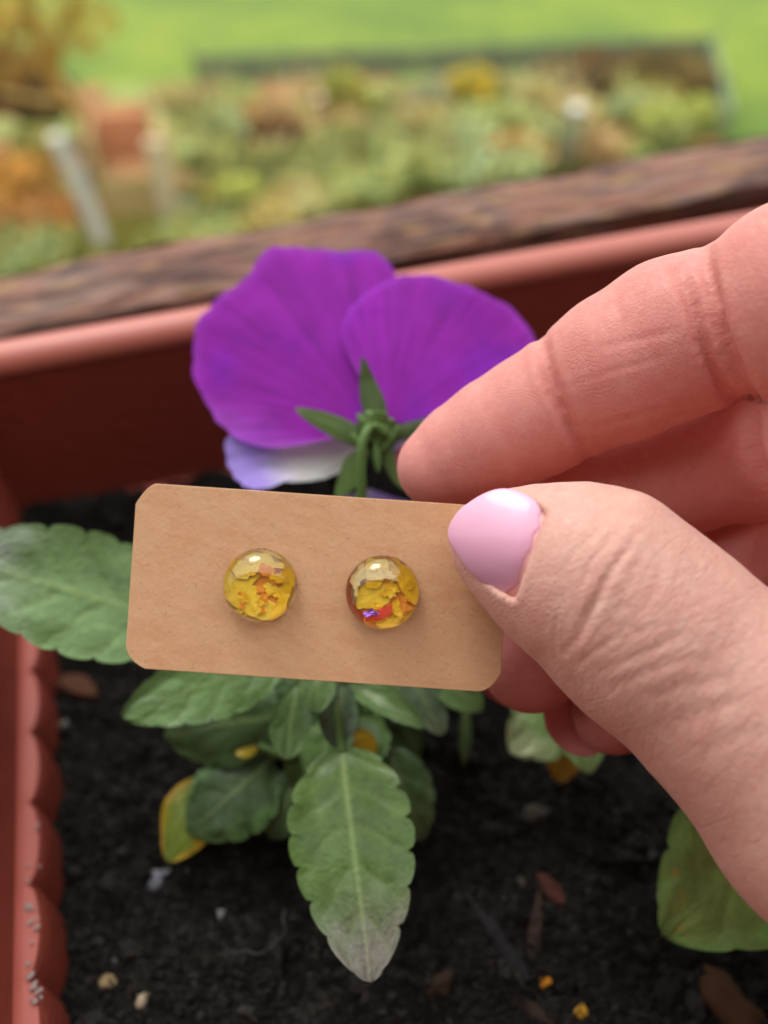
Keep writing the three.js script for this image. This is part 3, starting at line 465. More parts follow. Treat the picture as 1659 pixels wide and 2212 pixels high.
{
  const o2 = ground(1420, 1500, 0.003);
  const p2 = thing('pansy_plant', 'leafy pansy plant without bloom half hidden behind the hand', 'plant', o2);
  const lf = (b, t, h, o) => leaf(p2, o2, b, t, h, { toRoot: true, ...o });
  lf([1265, 1470, 0.148], [1105, 1628, 0.141], 0.0083, { lobes: 5, notch: 0.16, colour: [0.17, 0.3, 0.09], tipColour: [0.36, 0.42, 0.22], seed: 61, fold: 0.1, label: 'pale green scalloped leaf' });
  lf([1225, 1490, 0.144], [1275, 1672, 0.14], 0.0046, { lobes: 3, notch: 0.06, colour: [0.16, 0.31, 0.07], tipColour: [0.3, 0.45, 0.17], seed: 62, fold: 0.1 });
  lf([1225, 1590, 0.148], [1208, 1692, 0.146], 0.0034, { lobes: 2, notch: 0.02, colour: [0.42, 0.23, 0.02], seed: 63, vein: 0.1, label: 'small withered orange leaf' });
  lf([1500, 1420, 0.15], [1640, 1300, 0.16], 0.008, { lobes: 5, colour: [0.1, 0.2, 0.05], seed: 64 });
  lf([1480, 1440, 0.152], [1440, 1300, 0.165], 0.007, { lobes: 5, colour: [0.1, 0.2, 0.05], seed: 65 });
  const o3 = ground(1990, 1500, 0.003), p3 = thing('pansy_plant', 'pansy plant with a broad olive green leaf low under the wrist', 'plant', o3);
  const lg = (b, t, h, o) => leaf(p3, o3, b, t, h, { toRoot: true, ...o });
  lg([1760, 1660, 0.135], [1428, 2020, 0.1235], 0.0142, { lobes: 6, notch: 0.1, colour: [0.2, 0.3, 0.075], edge: [0.18, 0.34, 0.085], seed: 71, shape: 0.95, fold: 0.1, bow: 0.1, spots: 0.91, vein: 0.5, lean: [0, 0.3], label: 'broad olive green leaf with rusty spots' });
  lg([1900, 1500, 0.15], [2080, 1300, 0.16], 0.01, { lobes: 5, seed: 72 }); lg([1950, 1550, 0.14], [2150, 1750, 0.13], 0.01, { lobes: 5, seed: 73 }); lg([1850, 1400, 0.155], [1760, 1180, 0.17], 0.009, { lobes: 5, seed: 74 });
}
// ---------- kraft card ----------
const cardQ = camera.quaternion.clone().multiply(new THREE.Quaternion().setFromAxisAngle(V(0, 0, 1), -3.9 * Math.PI / 180));
const CARD = 0.104, cardAt = at(688, 1269, CARD);
const onCard = (px, py) => at(px, py, CARD).sub(cardAt).applyQuaternion(cardQ.clone().invert());
{
  const cw = 0.0486, ch = 0.0239, r = 0.0026, s = new THREE.Shape(), x = cw / 2, y = ch / 2;
  s.moveTo(-x + r, -y); s.lineTo(x - r, -y); s.quadraticCurveTo(x - r * 0.35, -y + r * 0.1, x, -y + r); s.lineTo(x, y - r); s.quadraticCurveTo(x - r * 0.2, y - r * 0.2, x - r, y); s.lineTo(-x + r * 0.9, y); s.quadraticCurveTo(-x + r * 0.45, y - r * 0.18, -x, y - r * 1.05); s.lineTo(-x, -y + r); s.quadraticCurveTo(-x + r * 0.2, -y + r * 0.3, -x + r, -y);
  const g = new THREE.ExtrudeGeometry(s, { depth: 0.0003, bevelEnabled: true, bevelSize: 0.00008, bevelThickness: 0.00008, bevelSegments: 2, curveSegments: 10 });
  const S = 1536, cv = document.createElement('canvas'); cv.width = S; cv.height = S / 2; const x2 = cv.getContext('2d'), R = rng(31);
  x2.fillStyle = 'rgb(196,150,110)'; x2.fillRect(0, 0, S, S / 2);
  for (let i = 0; i < 900; i++) { const c = R() > 0.5; x2.fillStyle = c ? 'rgba(215,166,118,0.05)' : 'rgba(160,108,70,0.05)'; x2.beginPath(); x2.ellipse(R() * S, R() * S / 2, 20 + R() * 60, 8 + R() * 26, R() * 0.6, 0, 7); x2.fill(); }
  for (let i = 0; i < 15000; i++) {
    const l = 4 + R() * 18, a = (R() - 0.5) * 1.5, px = R() * S, py = R() * S / 2, d = R(); x2.lineWidth = 0.6 + R() * 1.1;
    x2.strokeStyle = d > 0.5 ? `rgba(224,178,132,${0.10 + R() * 0.2})` : `rgba(148,98,60,${0.10 + R() * 0.2})`;
    x2.beginPath(); x2.moveTo(px, py); x2.quadraticCurveTo(px + Math.cos(a) * l / 2 + R() * 3, py + Math.sin(a) * l / 2, px + Math.cos(a + R() * 0.6) * l, py + Math.sin(a) * l); x2.stroke();
  }
  for (let i = 0; i < 240; i++) { const l = 5 + R() * 12, a = R() * 6.3, px = R() * S, py = R() * S / 2; x2.lineWidth = 0.8 + R(); x2.strokeStyle = `rgba(92,58,34,${0.2 + R() * 0.35})`; x2.beginPath(); x2.moveTo(px, py); x2.quadraticCurveTo(px + Math.cos(a) * l, py + Math.sin(a) * l, px + Math.cos(a + 0.7) * l * 1.3, py + Math.sin(a + 0.7) * l * 1.3); x2.stroke(); }
  const tex = new THREE.CanvasTexture(cv); tex.colorSpace = THREE.SRGBColorSpace; tex.wrapS = tex.wrapT = THREE.RepeatWrapping; tex.repeat.set(1 / 0.05, 1 / 0.025); tex.offset.set(0.5, 0.5); tex.magFilter = THREE.LinearFilter;
  const bump = dataTexture(512, 256, (u, v) => { const h = 0.9 * fbm(u * 128, v * 64, 3, 2, 128) + 0.1 * fbm(u * 16, v * 16, 7, 2, 16); return [h, h, h]; }); bump.repeat.copy(tex.repeat); bump.offset.copy(tex.offset);
  const card = obj('earring_card', g, std({ map: tex, bumpMap: bump, bumpScale: 0.00003, roughness: 0.75 }));
  card.position.copy(cardAt); card.quaternion.copy(cardQ); tag(card, 'small brown kraft paper card held between thumb and fingers', 'card');
}
// ---------- resin stud earrings ----------
const goldFoil = phys({ color: C(0.85, 0.5, 0.015), metalness: 0.2, roughness: 0.35 }), yellowFoil = phys({ color: C(0.85, 0.58, 0.04), metalness: 0.05, roughness: 0.45 });
const amber = phys({ color: C(0.78, 0.27, 0.015), roughness: 0.5 }), russet = phys({ color: C(0.36, 0.055, 0.01), roughness: 0.45 }), redFilm = phys({ color: C(0.75, 0.06, 0.025), roughness: 0.35 });
const violet = phys({ color: C(0.4, 0.16, 0.85), roughness: 0.12, metalness: 0.75, iridescence: 1, iridescenceIOR: 1.4, iridescenceThicknessRange: [100, 380] }), pearl = phys({ color: C(0.85, 0.66, 0.26), roughness: 0.4, iridescence: 0.6, iridescenceIOR: 1.4, iridescenceThicknessRange: [100, 420] });
const cream = phys({ color: C(0.88, 0.64, 0.1), roughness: 0.4 });
const resin = phys({ color: C(1, 0.985, 0.96), roughness: 0.015, transmission: 1, thickness: 0.004, ior: 1.5, attenuationColor: C(1, 0.85, 0.55), attenuationDistance: 0.03 });
const bubble = phys({ color: C(1, 0.95, 0.85), roughness: 0.02, transmission: 1, thickness: 0, ior: 1.5 });
const amberFilm = phys({ color: C(0.8, 0.5, 0.16), roughness: 0.4 });
const steel = std({ color: C(0.62, 0.62, 0.62), metalness: 1, roughness: 0.3 });
function earring(px, py, label, flakes) {
  const t = thing('stud_earring', label, 'earring'), rad = 0.00475; const c = at(px, py, CARD - 0.0024).sub(cardAt).applyQuaternion(cardQ.clone().invert()); c.z = 0.00033;
  t.position.copy(c.clone().applyQuaternion(cardQ).add(cardAt)); t.quaternion.copy(cardQ);
  const prof = [new THREE.Vector2(0, 0), new THREE.Vector2(rad * 0.88, 0), new THREE.Vector2(rad * 0.95, 0.0001), new THREE.Vector2(rad * 0.985, 0.00035)];
  for (let i = 0; i <= 44; i++) { const a = i / 44 * Math.PI / 2; prof.push(new THREE.Vector2(i === 44 ? 0 : rad * Math.pow(Math.cos(a), 0.9), 0.0007 + 0.0034 * Math.sin(a))); }
  const g = new THREE.LatheGeometry(prof, 96); g.rotateX(Math.PI / 2);
  obj('dome', g, resin, t);
  const Rf = rng(px + 9), extra = [];
  for (let i = 0; i < 26; i++) {
    const a0 = Rf() * 6.28, d0 = Math.sqrt(Rf()) * 0.62, r0 = 0.06 + 0.16 * Rf() * Rf(), n0 = 6 + Math.floor(Rf() * 4), pts = [];
    for (let j = 0; j < n0; j++) { const q = j / n0 * 6.28, rr = r0 * (0.5 + 0.9 * Rf()); pts.push([(px > 700 ? 0.22 : 0) + Math.cos(a0) * d0 + Math.cos(q) * rr * 1.3, Math.sin(a0) * d0 + Math.sin(q) * rr]); }
    const k = Rf(); extra.push([k < 0.45 ? 'gold_fleck' : k < 0.75 ? 'amber_fleck' : 'yellow_fleck', k < 0.45 ? goldFoil : k < 0.75 ? amber : yellowFoil, 0.5 + Rf() * 0.9, pts]);
  }
  [...flakes, ...extra].forEach(([name, mat, z, pts, rough = 1], i) => {
    const path = new THREE.CurvePath(); pts.forEach(([x, y], k) => { const [x1, y1] = pts[(k + 1) % pts.length]; path.add(new THREE.LineCurve3(V(x * rad, y * rad, 0), V(x1 * rad, y1 * rad, 0))); });
    const cv = path.getSpacedPoints(140), mid = V(0, 0, 0); cv.forEach((p) => mid.addScaledVector(p, 1 / cv.length));
    const fg = sheet(7, 140, (s, u) => {
      const q = cv[Math.round(u * 140)].clone().multiplyScalar(1 + rough * (0.05 * (noise(u * 90 + i * 5, 1, px) - 0.5) + 0.16 * (noise(u * 16 + i * 5, 4, px) - 0.5))).lerp(mid, 1 - s);
      q.z = 0.0001 + z * 0.0006 + 0.00012 * (fbm(q.x * 1500 + i * 3, q.y * 1500, i + px, 3) - 0.5) + 0.00003 * (fbm(q.x * 7000, q.y * 7000, i, 2) - 0.5); const rr = Math.hypot(q.x, q.y), m = rad * 0.93; if (rr > m) { q.x *= m / rr; q.y *= m / rr; } return { p: q };
    });
    obj(name, fg, mat, t);
  });
  for (let i = 0; i < 9; i++) { const R = rng(px * 3 + i * 91), a = R() * 6.28, d = Math.sqrt(R()) * 0.75 * rad, b = obj('air_bubble', new THREE.SphereGeometry(0.00006 + 0.00022 * R() * R(), 12, 8), bubble, t); b.position.set(Math.cos(a) * d, Math.sin(a) * d, 0.0014 + R() * 0.0008); }
  obj('post', new THREE.CylinderGeometry(0.00042, 0.00042, 0.0075, 14).rotateX(Math.PI / 2), steel, t).position.z = -0.0042;
  const bk = obj('ear_nut', new THREE.TorusGeometry(0.0014, 0.0006, 10, 24), steel, t); bk.position.z = -0.0019;
}
earring(559, 1266, 'round resin stud with yellow ring shaped flake and orange middle', [
  ['amber_film', amberFilm, 0.05, Array.from({ length: 28 }, (_, i) => [0.9 * Math.cos(i / 28 * 6.2832), 0.9 * Math.sin(i / 28 * 6.2832)]), 0.2],
  ['orange_flake', amber, 0.35, [[-0.78, 0.25], [-0.3, 0.4], [0.3, 0.5], [0.62, 0.3], [0.6, -0.1], [0.55, -0.5], [0.1, -0.72], [-0.5, -0.5], [-0.75, -0.15]]],
  ['yellow_flake', yellowFoil, 0.7, [[-0.84, 0.48], [-0.7, 0.62], [-0.55, 0.45], [-0.2, 0.3], [0.02, 0.26], [-0.12, 0.16], [-0.3, 0.2], [-0.5, 0.12], [-0.62, -0.02], [-0.56, -0.2], [-0.42, -0.28], [-0.36, -0.1], [-0.24, 0.02], [-0.08, -0.02], [-0.04, -0.16], [-0.12, -0.24], [0.08, -0.34], [0.3, -0.36], [0.5, -0.46], [0.4, -0.74], [0.12, -0.82], [-0.2, -0.64], [-0.62, -0.4], [-0.88, -0.16], [-0.84, 0.15]]],
  ['gold_flake', goldFoil, 0.8, [[0.46, 0.36], [0.66, 0.48], [0.86, 0.36], [0.86, 0.04], [0.7, -0.02], [0.66, -0.3], [0.6, -0.6], [0.34, -0.86], [0.22, -0.74], [0.28, -0.5], [0.44, -0.34], [0.36, -0.1], [0.5, 0.04]]],
  ['cream_flake', cream, 1.2, [[-0.62, 0.3], [-0.56, 0.56], [-0.4, 0.5], [-0.3, 0.68], [0.1, 0.7], [0.3, 0.58], [0.52, 0.54], [0.56, 0.42], [0.34, 0.44], [0.1, 0.36], [-0.16, 0.28], [-0.3, 0.14], [-0.5, 0.12]]],
  ['pearl_flake', pearl, 1.0, [[-0.3, 0.8], [0, 0.87], [0.3, 0.8], [0.5, 0.66], [0.2, 0.68], [-0.1, 0.74]]],
  ['violet_flake', violet, 0.6, [[-0.42, 0.82], [-0.05, 0.93], [0.1, 0.9], [-0.1, 0.84]]], ['violet_flake', violet, 0.6, [[0.86, 0.08], [0.92, 0.06], [0.92, -0.06], [0.87, -0.05]]],
  ['pearl_flake', pearl, 0.7, [[0.78, 0.62], [0.88, 0.42], [0.92, 0.25], [0.84, 0.36]]],
]);
earring(826, 1281, 'round resin stud with red brown rim flake and violet glint', [
  ['russet_flake', russet, 0.4, [[-0.9, 0.3], [-0.76, 0.36], [-0.7, -0.1], [-0.64, -0.42], [-0.5, -0.44], [-0.36, -0.5], [-0.34, -0.84], [-0.6, -0.7], [-0.86, -0.3]]],
  ['amber_flake', amber, 0.3, [[-0.4, -0.4], [0, 0.3], [0.4, 0.2], [0.85, -0.3], [0.6, -0.7], [0.1, -0.9], [-0.4, -0.84]]],
  ['gold_flake', goldFoil, 0.95, [[0.12, 0.82], [0.2, 0.9], [0.34, 0.82], [0.42, 0.68], [0.56, 0.62], [0.72, 0.46], [0.88, 0.16], [0.9, -0.22], [0.74, -0.24], [0.58, -0.16], [0.44, 0.02], [0.34, 0.26], [0.2, 0.46], [0.1, 0.66]]],
  ['gold_flake', goldFoil, 0.55, [[0.3, -0.2], [0.7, -0.3], [0.9, -0.25], [0.7, -0.62], [0.4, -0.82], [0, -0.88], [-0.16, -0.66], [0.24, -0.5]]],
  ['cream_flake', cream, 1.25, [[-0.42, 0.84], [-0.26, 0.78], [0.06, 0.8], [0.12, 0.64], [0.08, 0.46], [-0.42, 0.46]], 0.6],
  ['yellow_flake', yellowFoil, 0.6, [[-0.5, 0.1], [-0.2, 0.2], [0.2, 0.26], [0.3, 0.02], [0.16, -0.2], [-0.06, -0.36], [-0.5, -0.42], [-0.56, -0.1]]],
  ['pearl_flake', pearl, 1.1, [[-0.74, 0.3], [-0.58, 0.56], [-0.44, 0.62], [-0.42, 0.36], [-0.52, 0.1], [-0.6, -0.16], [-0.7, 0.06]]],
  ['pearl_flake', pearl, 1.35, [[-0.4, 0.5], [0.1, 0.5], [0.36, 0.4], [0.1, 0.32], [-0.2, 0.26], [-0.42, 0.3]]],
  ['red_flake', redFilm, 1.9, [[-0.4, -0.5], [-0.1, -0.44], [0.06, -0.32], [0.24, -0.24], [0.26, -0.48], [0, -0.64], [-0.34, -0.7]]],
  ['violet_flake', violet, 2.3, [[-0.44, -0.5], [-0.22, -0.41], [-0.02, -0.48], [-0.18, -0.56], [-0.34, -0.62]]],
]);
// ---------- hand ----------
{
  const A0 = lens(1300, 1270, 0.095).multiplyScalar(1000);
  const J = ([px, py, d, r]) => { const p = lens(px, py, d).multiplyScalar(1000).sub(A0); return { x: p.x, y: p.y, z: p.z, r }; };
  const chains = {
    index: [[948, 1010, 0.1127, 5.9], [1000, 978, 0.112, 6.9], [1074, 940, 0.1105, 7.8], [1152, 900, 0.1092, 8.3], [1226, 858, 0.108, 8.4], [1335, 797, 0.1045, 9.7], [1450, 735, 0.1025, 10.2], [1560, 700, 0.1025, 10.0]],
    fold: [[1725, 652, 0.0945, 12], [2000, 600, 0.086, 13]],
    link: [[1560, 700, 0.1035, 9], [1725, 690, 0.098, 10]],
    middle: [[1146, 1432, 0.1148, 7.1], [1182, 1330, 0.1165, 7.9], [1210, 1205, 0.1185, 8.4], [1268, 1085, 0.1195, 8.8], [1450, 1030, 0.1172, 8.9], [1600, 985, 0.1125, 9.0]],
    middle2: [[1640, 975, 0.1105, 9.6], [1770, 920, 0.1, 10.5], [2010, 850, 0.092, 12.5]],
    ring: [[1325, 1540, 0.1185, 6.0], [1440, 1497, 0.121, 7.0], [1510, 1350, 0.122, 7.8], [1590, 1240, 0.1205, 8.3], [1720, 1170, 0.116, 9], [1860, 1100, 0.106, 9.8], [2040, 1060, 0.098, 12]],
    little: [[1600, 1560, 0.1245, 5.6], [1690, 1450, 0.126, 6.5], [1760, 1380, 0.126, 7], [1850, 1310, 0.122, 7.5], [1950, 1270, 0.112, 8.3], [2070, 1240, 0.104, 11]],
    thumb: [[1066, 1174, 0.0985, 5.0], [1120, 1190, 0.0972, 6.9], [1205, 1222, 0.0958, 9.5], [1295, 1262, 0.0945, 11.1], [1410, 1366, 0.0932, 11.6], [1610, 1530, 0.091, 12.2], [1830, 1745, 0.09, 13.9], [2080, 1930, 0.093, 16], [2300, 2060, 0.098, 18]],
  };
  const palmBones = [[[2000, 600, 0.086, 13], [2560, 1950, 0.098, 15]], [[2010, 850, 0.092, 12.5], [2600, 2050, 0.1, 16]], [[2040, 1060, 0.098, 12], [2640, 2150, 0.104, 16]], [[2070, 1240, 0.104, 11], [2660, 2260, 0.108, 15]], [[2300, 2060, 0.098, 18], [2620, 2150, 0.1, 18]], [[2620, 2100, 0.101, 19], [3250, 2650, 0.098, 26]], [[1830, 1745, 0.087, 12], [2200, 1300, 0.094, 10]]];
  const prim = [], names = Object.keys(chains);
  names.forEach((n, c) => { let run = 0; for (let i = 0; i + 1 < chains[n].length; i++) { const a = J(chains[n][i]), b = J(chains[n][i + 1]), l = Math.hypot(b.x - a.x, b.y - a.y, b.z - a.z); prim.push({ a, b, c, run, l }); run += l; } });
  palmBones.forEach(([p, q]) => { const a = J(p), b = J(q); prim.push({ a, b, c: 100, run: 0, l: Math.hypot(b.x - a.x, b.y - a.y, b.z - a.z) }); });
  prim.forEach((p) => { p.dx = p.b.x - p.a.x; p.dy = p.b.y - p.a.y; p.dz = p.b.z - p.a.z; p.i2 = 1 / (p.dx ** 2 + p.dy ** 2 + p.dz ** 2); });
  const cone = (p, x, y, z) => { const ax = x - p.a.x, ay = y - p.a.y, az = z - p.a.z, t = clamp((ax * p.dx + ay * p.dy + az * p.dz) * p.i2), ex = ax - t * p.dx, ey = ay - t * p.dy, ez = az - t * p.dz; return Math.sqrt(ex * ex + ey * ey + ez * ez) - mix(p.a.r, p.b.r, t); };
  const smin = (a, b, k) => { const h = Math.max(0, k - Math.abs(a - b)) / k; return Math.min(a, b) - h * h * k * 0.25; };
  const byChain = names.map((_, c) => prim.filter((p) => p.c === c)), palm = prim.filter((p) => p.c === 100);
  // thumb nail: outline in view, and the curved surface that it follows
  const rowsN = [[[1178, 1110], [1113, 1294]], [[1142, 1080], [1082, 1276]], [[1092, 1062], [1036, 1245]], [[1036, 1074], [1001, 1213]], [[996, 1098], [976, 1182]], [[977, 1122], [968, 1163]], [[969, 1139], [967, 1148]]];
  const poly = [...rowsN.map((r) => r[0]), ...rowsN.map((r) => r[1]).reverse()];
  const nailDepth = (px, py) => { const rx = px - 1075, ry = py - 1175, la = -0.97 * rx - 0.25 * ry, tb = 0.25 * rx - 0.97 * ry; return 0.0902 + la * 2.5e-5 + (tb > 0 ? 0.0019 : 0.0027) * (tb / 105) ** 2 + 0.0006 * (la / 100) ** 2; };
  const polySD = (x, y) => { let d = 1e9, inside = false; for (let i = 0, j = poly.length - 1; i < poly.length; j = i++) { const [ax, ay] = poly[j], [bx, by] = poly[i], ex = bx - ax, ey = by - ay, wx = x - ax, wy = y - ay, t = clamp((wx * ex + wy * ey) / (ex * ex + ey * ey)); d = Math.min(d, (wx - ex * t) ** 2 + (wy - ey * t) ** 2); if ((by > y) !== (ay > y) && x < (ax - bx) * (y - by) / (ay - by) + bx) inside = !inside; } return Math.sqrt(d) * (inside ? -1 : 1); };
  const view = (x, y, z) => { const d = -(z + A0.z); return [829.5 + (x + A0.x) / d * F, 1106 - (y + A0.y) / d * F, d / 1000]; };
  const KS = { index: 1.2, fold: 1, link: 1, middle: 1.5, middle2: 1.5, ring: 1.5, little: 1.5, thumb: 3 };
  const dist = (x, y, z) => {
    let pd = 1e9; for (const p of palm) pd = smin(pd, cone(p, x, y, z), 7);
    const d = names.map((n, c) => { let v = 1e9; for (const p of byChain[c]) v = smin(v, cone(p, x, y, z), KS[n]); return v; });
    const ix = smin(smin(d[0], d[2], 2), d[1], 1.6), mi = smin(d[3], d[4], 1.6);
    let th = d[7];
    if (th < 4) {
      const [px, py, dp] = view(x, y, z);
      if (px > 930 && px < 1210 && py > 1020 && py < 1330) {
        const s = polySD(px, py), k = dp / F * 1000, nd = nailDepth(px, py), hgt = (nd - dp) * 1000;             // hgt > 0: in front of the nail
        const bed = Math.max((s + 9) * k, hgt + 0.15, -hgt - 5);
        th = smin(th, bed, 1.2);
        const cut = Math.max((s - 1) * k, -(hgt + 0.12)); th = -smin(-th, cut, 0.9);
      }
    }
    let r = Math.min(smin(ix, pd, 4), smin(mi, pd, 4), smin(d[5], pd, 4), smin(d[6], pd, 4), smin(th, pd, 8));
    return r;
  };
  // surface nets over a grid; blocks far from the skin are skipped
  const lo = [1e9, 1e9, 1e9], hi = [-1e9, -1e9, -1e9];
  for (const p of prim) for (const q of [p.a, p.b]) ['x', 'y', 'z'].forEach((k, i) => { lo[i] = Math.min(lo[i], q[k] - q.r - 2); hi[i] = Math.max(hi[i], q[k] + q.r + 2); });
  const CELL = 0.45, BL = 8, n = [0, 1, 2].map((i) => Math.ceil((hi[i] - lo[i]) / CELL / BL) * BL + 1), sx = 1, sy = n[0], sz = n[0] * n[1], grid = new Float32Array(n[0] * n[1] * n[2]).fill(9);
  for (let bz = 0; bz < n[2] - 1; bz += BL) for (let by = 0; by < n[1] - 1; by += BL) for (let bx = 0; bx < n[0] - 1; bx += BL) {
    const c = dist(lo[0] + (bx + BL / 2) * CELL, lo[1] + (by + BL / 2) * CELL, lo[2] + (bz + BL / 2) * CELL), far = Math.abs(c) > BL * CELL * 1.15;
    for (let k = bz; k <= bz + BL && k < n[2]; k++) for (let j = by; j <= by + BL && j < n[1]; j++) for (let i = bx; i <= bx + BL && i < n[0]; i++) { const o = i + j * sy + k * sz; if (far) { if (c < 0 && grid[o] === 9) grid[o] = -9; } else grid[o] = dist(lo[0] + i * CELL, lo[1] + j * CELL, lo[2] + k * CELL); }
  }
  const vid = new Int32Array(grid.length).fill(-1), P = [], I = [];
  for (let k = 0; k < n[2] - 1; k++) for (let j = 0; j < n[1] - 1; j++) for (let i = 0; i < n[0] - 1; i++) {
    const o = i + j * sy + k * sz; let m = 0; for (let q = 0; q < 8; q++) if (grid[o + (q & 1) + ((q >> 1) & 1) * sy + (q >> 2) * sz] < 0) m |= 1 << q;
    if (m === 0 || m === 255) continue;
    let X = 0, Y = 0, Z = 0, cn = 0;
    for (let q = 0; q < 8; q++) for (let ax = 0; ax < 3; ax++) { if (q & (1 << ax)) continue; const q2 = q | (1 << ax); if (((m >> q) & 1) === ((m >> q2) & 1)) continue; const ga = grid[o + (q & 1) + ((q >> 1) & 1) * sy + (q >> 2) * sz], gb = grid[o + (q2 & 1) + ((q2 >> 1) & 1) * sy + (q2 >> 2) * sz], t = ga / (ga - gb); X += (q & 1) + (ax === 0 ? t : 0); Y += ((q >> 1) & 1) + (ax === 1 ? t : 0); Z += (q >> 2) + (ax === 2 ? t : 0); cn++; }
    vid[o] = P.length / 3; P.push(lo[0] + (i + X / cn) * CELL, lo[1] + (j + Y / cn) * CELL, lo[2] + (k + Z / cn) * CELL);
    const quad = (a, b, c, d, flip) => { if (a < 0 || b < 0 || c < 0 || d < 0) return; if (flip) I.push(a, c, b, a, d, c); else I.push(a, b, c, a, c, d); };
    const inn = m & 1;
    if (i > 0 && j > 0 && ((m & 1) !== ((m >> 4) & 1))) quad(vid[o], vid[o - sx], vid[o - sx - sy], vid[o - sy], !inn);
    if (j > 0 && k > 0 && ((m & 1) !== ((m >> 1) & 1))) quad(vid[o], vid[o - sy], vid[o - sy - sz], vid[o - sz], !inn);
    if (k > 0 && i > 0 && ((m & 1) !== ((m >> 2) & 1))) quad(vid[o], vid[o - sz], vid[o - sz - sx], vid[o - sx], !inn);
  }
  const geo = new THREE.BufferGeometry(); geo.setAttribute('position', new THREE.Float32BufferAttribute(P, 3)); geo.setIndex(I); geo.computeVertexNormals();
  // folds and creases, as lines on the skin: [points, depth mm, width px, redness, chain test]
  const creases = [
    [[[1168, 722], [1176, 770], [1186, 815], [1208, 872], [1235, 928], [1268, 985]], 0.75, 13, 0.75, 'i'], [[[1188, 760], [1200, 830], [1226, 900], [1255, 955]], 0.25, 26, 0.35, 'i'],
    [[[1522, 545], [1530, 590], [1541, 640], [1556, 700], [1580, 760], [1612, 830], [1640, 880]], 0.9, 15, 0.9, 'i'], [[[1468, 590], [1490, 640], [1508, 700], [1528, 765], [1548, 810], [1585, 858], [1625, 868]], 0.9, 16, 0.9, 'i'], [[[1550, 690], [1570, 760], [1600, 810]], 0.3, 10, 0.4, 'i'],
    [[[1386, 640], [1392, 700], [1402, 770]], 0.1, 8, 0.2, 'i'], [[[1330, 640], [1345, 720], [1350, 760]], 0.08, 8, 0.12, 'i'], [[[1290, 752], [1400, 728], [1470, 715]], 0.09, 8, 0.12, 'i'], [[[1230, 835], [1330, 800], [1440, 770]], 0.07, 7, 0.1, 'i'], [[[1270, 925], [1360, 905], [1450, 880]], 0.07, 8, 0.1, 'i'],
    [[[1625, 880], [1628, 960], [1640, 1010], [1662, 1060]], 0.8, 15, 0.5, 'm'], [[[1640, 1150], [1640, 1240]], 0.5, 10, 0.4, 'm'],
    [[[1378, 1150], [1362, 1180], [1343, 1203], [1310, 1250], [1288, 1296], [1268, 1340], [1248, 1378], [1220, 1408]], 0.34, 9, 0.42, 't'], [[[1300, 1268], [1284, 1300], [1266, 1340], [1254, 1366]], 0.3, 15, 0.55, 't'],
    [[[1290, 1145], [1262, 1172], [1240, 1195], [1222, 1232], [1230, 1262]], 0.16, 8, 0.15, 't'], [[[1330, 1140], [1310, 1175], [1280, 1210], [1262, 1250], [1245, 1290]], 0.18, 8, 0.16, 't'], [[[1215, 1300], [1202, 1340], [1198, 1385], [1200, 1436]], 0.18, 6, 0.2, 't'],
    [[[1240, 1440], [1275, 1415], [1330, 1380], [1395, 1362], [1440, 1350]], 0.16, 10, 0.16, 't'], [[[1300, 1455], [1380, 1415], [1450, 1385], [1500, 1350]], 0.16, 12, 0.14, 't'], [[[1330, 1485], [1410, 1450], [1490, 1425], [1540, 1435]], 0.14, 14, 0.12, 't'], [[[1290, 1330], [1330, 1352], [1385, 1358]], 0.14, 9, 0.22, 't'], [[[1385, 1180], [1372, 1240], [1345, 1300], [1320, 1350]], 0.14, 10, 0.12, 't'], [[[1430, 1200], [1420, 1260], [1400, 1310]], 0.12, 14, 0.08, 't'], [[[1390, 1520], [1480, 1480], [1580, 1470]], 0.12, 18, 0.08, 't'], [[[1440, 1580], [1540, 1530], [1650, 1510]], 0.1, 22, 0.06, 't'], [[[1500, 1640], [1590, 1590], [1670, 1580]], 0.1, 24, 0.06, 't'],
  ].map(([pts, dep0, wid0, red, who]) => { const thin = who === 't' && dep0 < 0.29, dep = dep0 * (thin ? 0.8 : who === 't' ? 1 : 1.25), wid = wid0 * (thin ? 0.7 : 1); const c = spline(pts, false).getSpacedPoints(28); return { c, dep, wid, red, thin: dep0 < 0.2, who, x0: Math.min(...c.map((p) => p.x)) - wid * 4, x1: Math.max(...c.map((p) => p.x)) + wid * 4, y0: Math.min(...c.map((p) => p.y)) - wid * 4, y1: Math.max(...c.map((p) => p.y)) + wid * 4 }; });
  const pos = geo.attributes.position, nor = geo.attributes.normal, col = new Float32Array(pos.count * 3), uv = new Float32Array(pos.count * 2), isTip = new Uint8Array(pos.count);
  const frames = names.map((nm) => { const ch = chains[nm], a = J(ch[0]), b = J(ch[Math.min(ch.length - 1, 5)]), ax = V(b.x - a.x, b.y - a.y, b.z - a.z).normalize(), e1 = V(0, 0, 1).addScaledVector(ax, -ax.z).normalize(); return { o: a, ax, e1, e2: ax.clone().cross(e1) }; });
  const tone = { i: C(0.77, 0.335, 0.285), m: C(0.73, 0.29, 0.25), t: C(0.77, 0.45, 0.36) }, redTone = C(0.6, 0.11, 0.085), who = ['i', 'i', 'i', 'm', 'm', 'm', 'm', 't'];
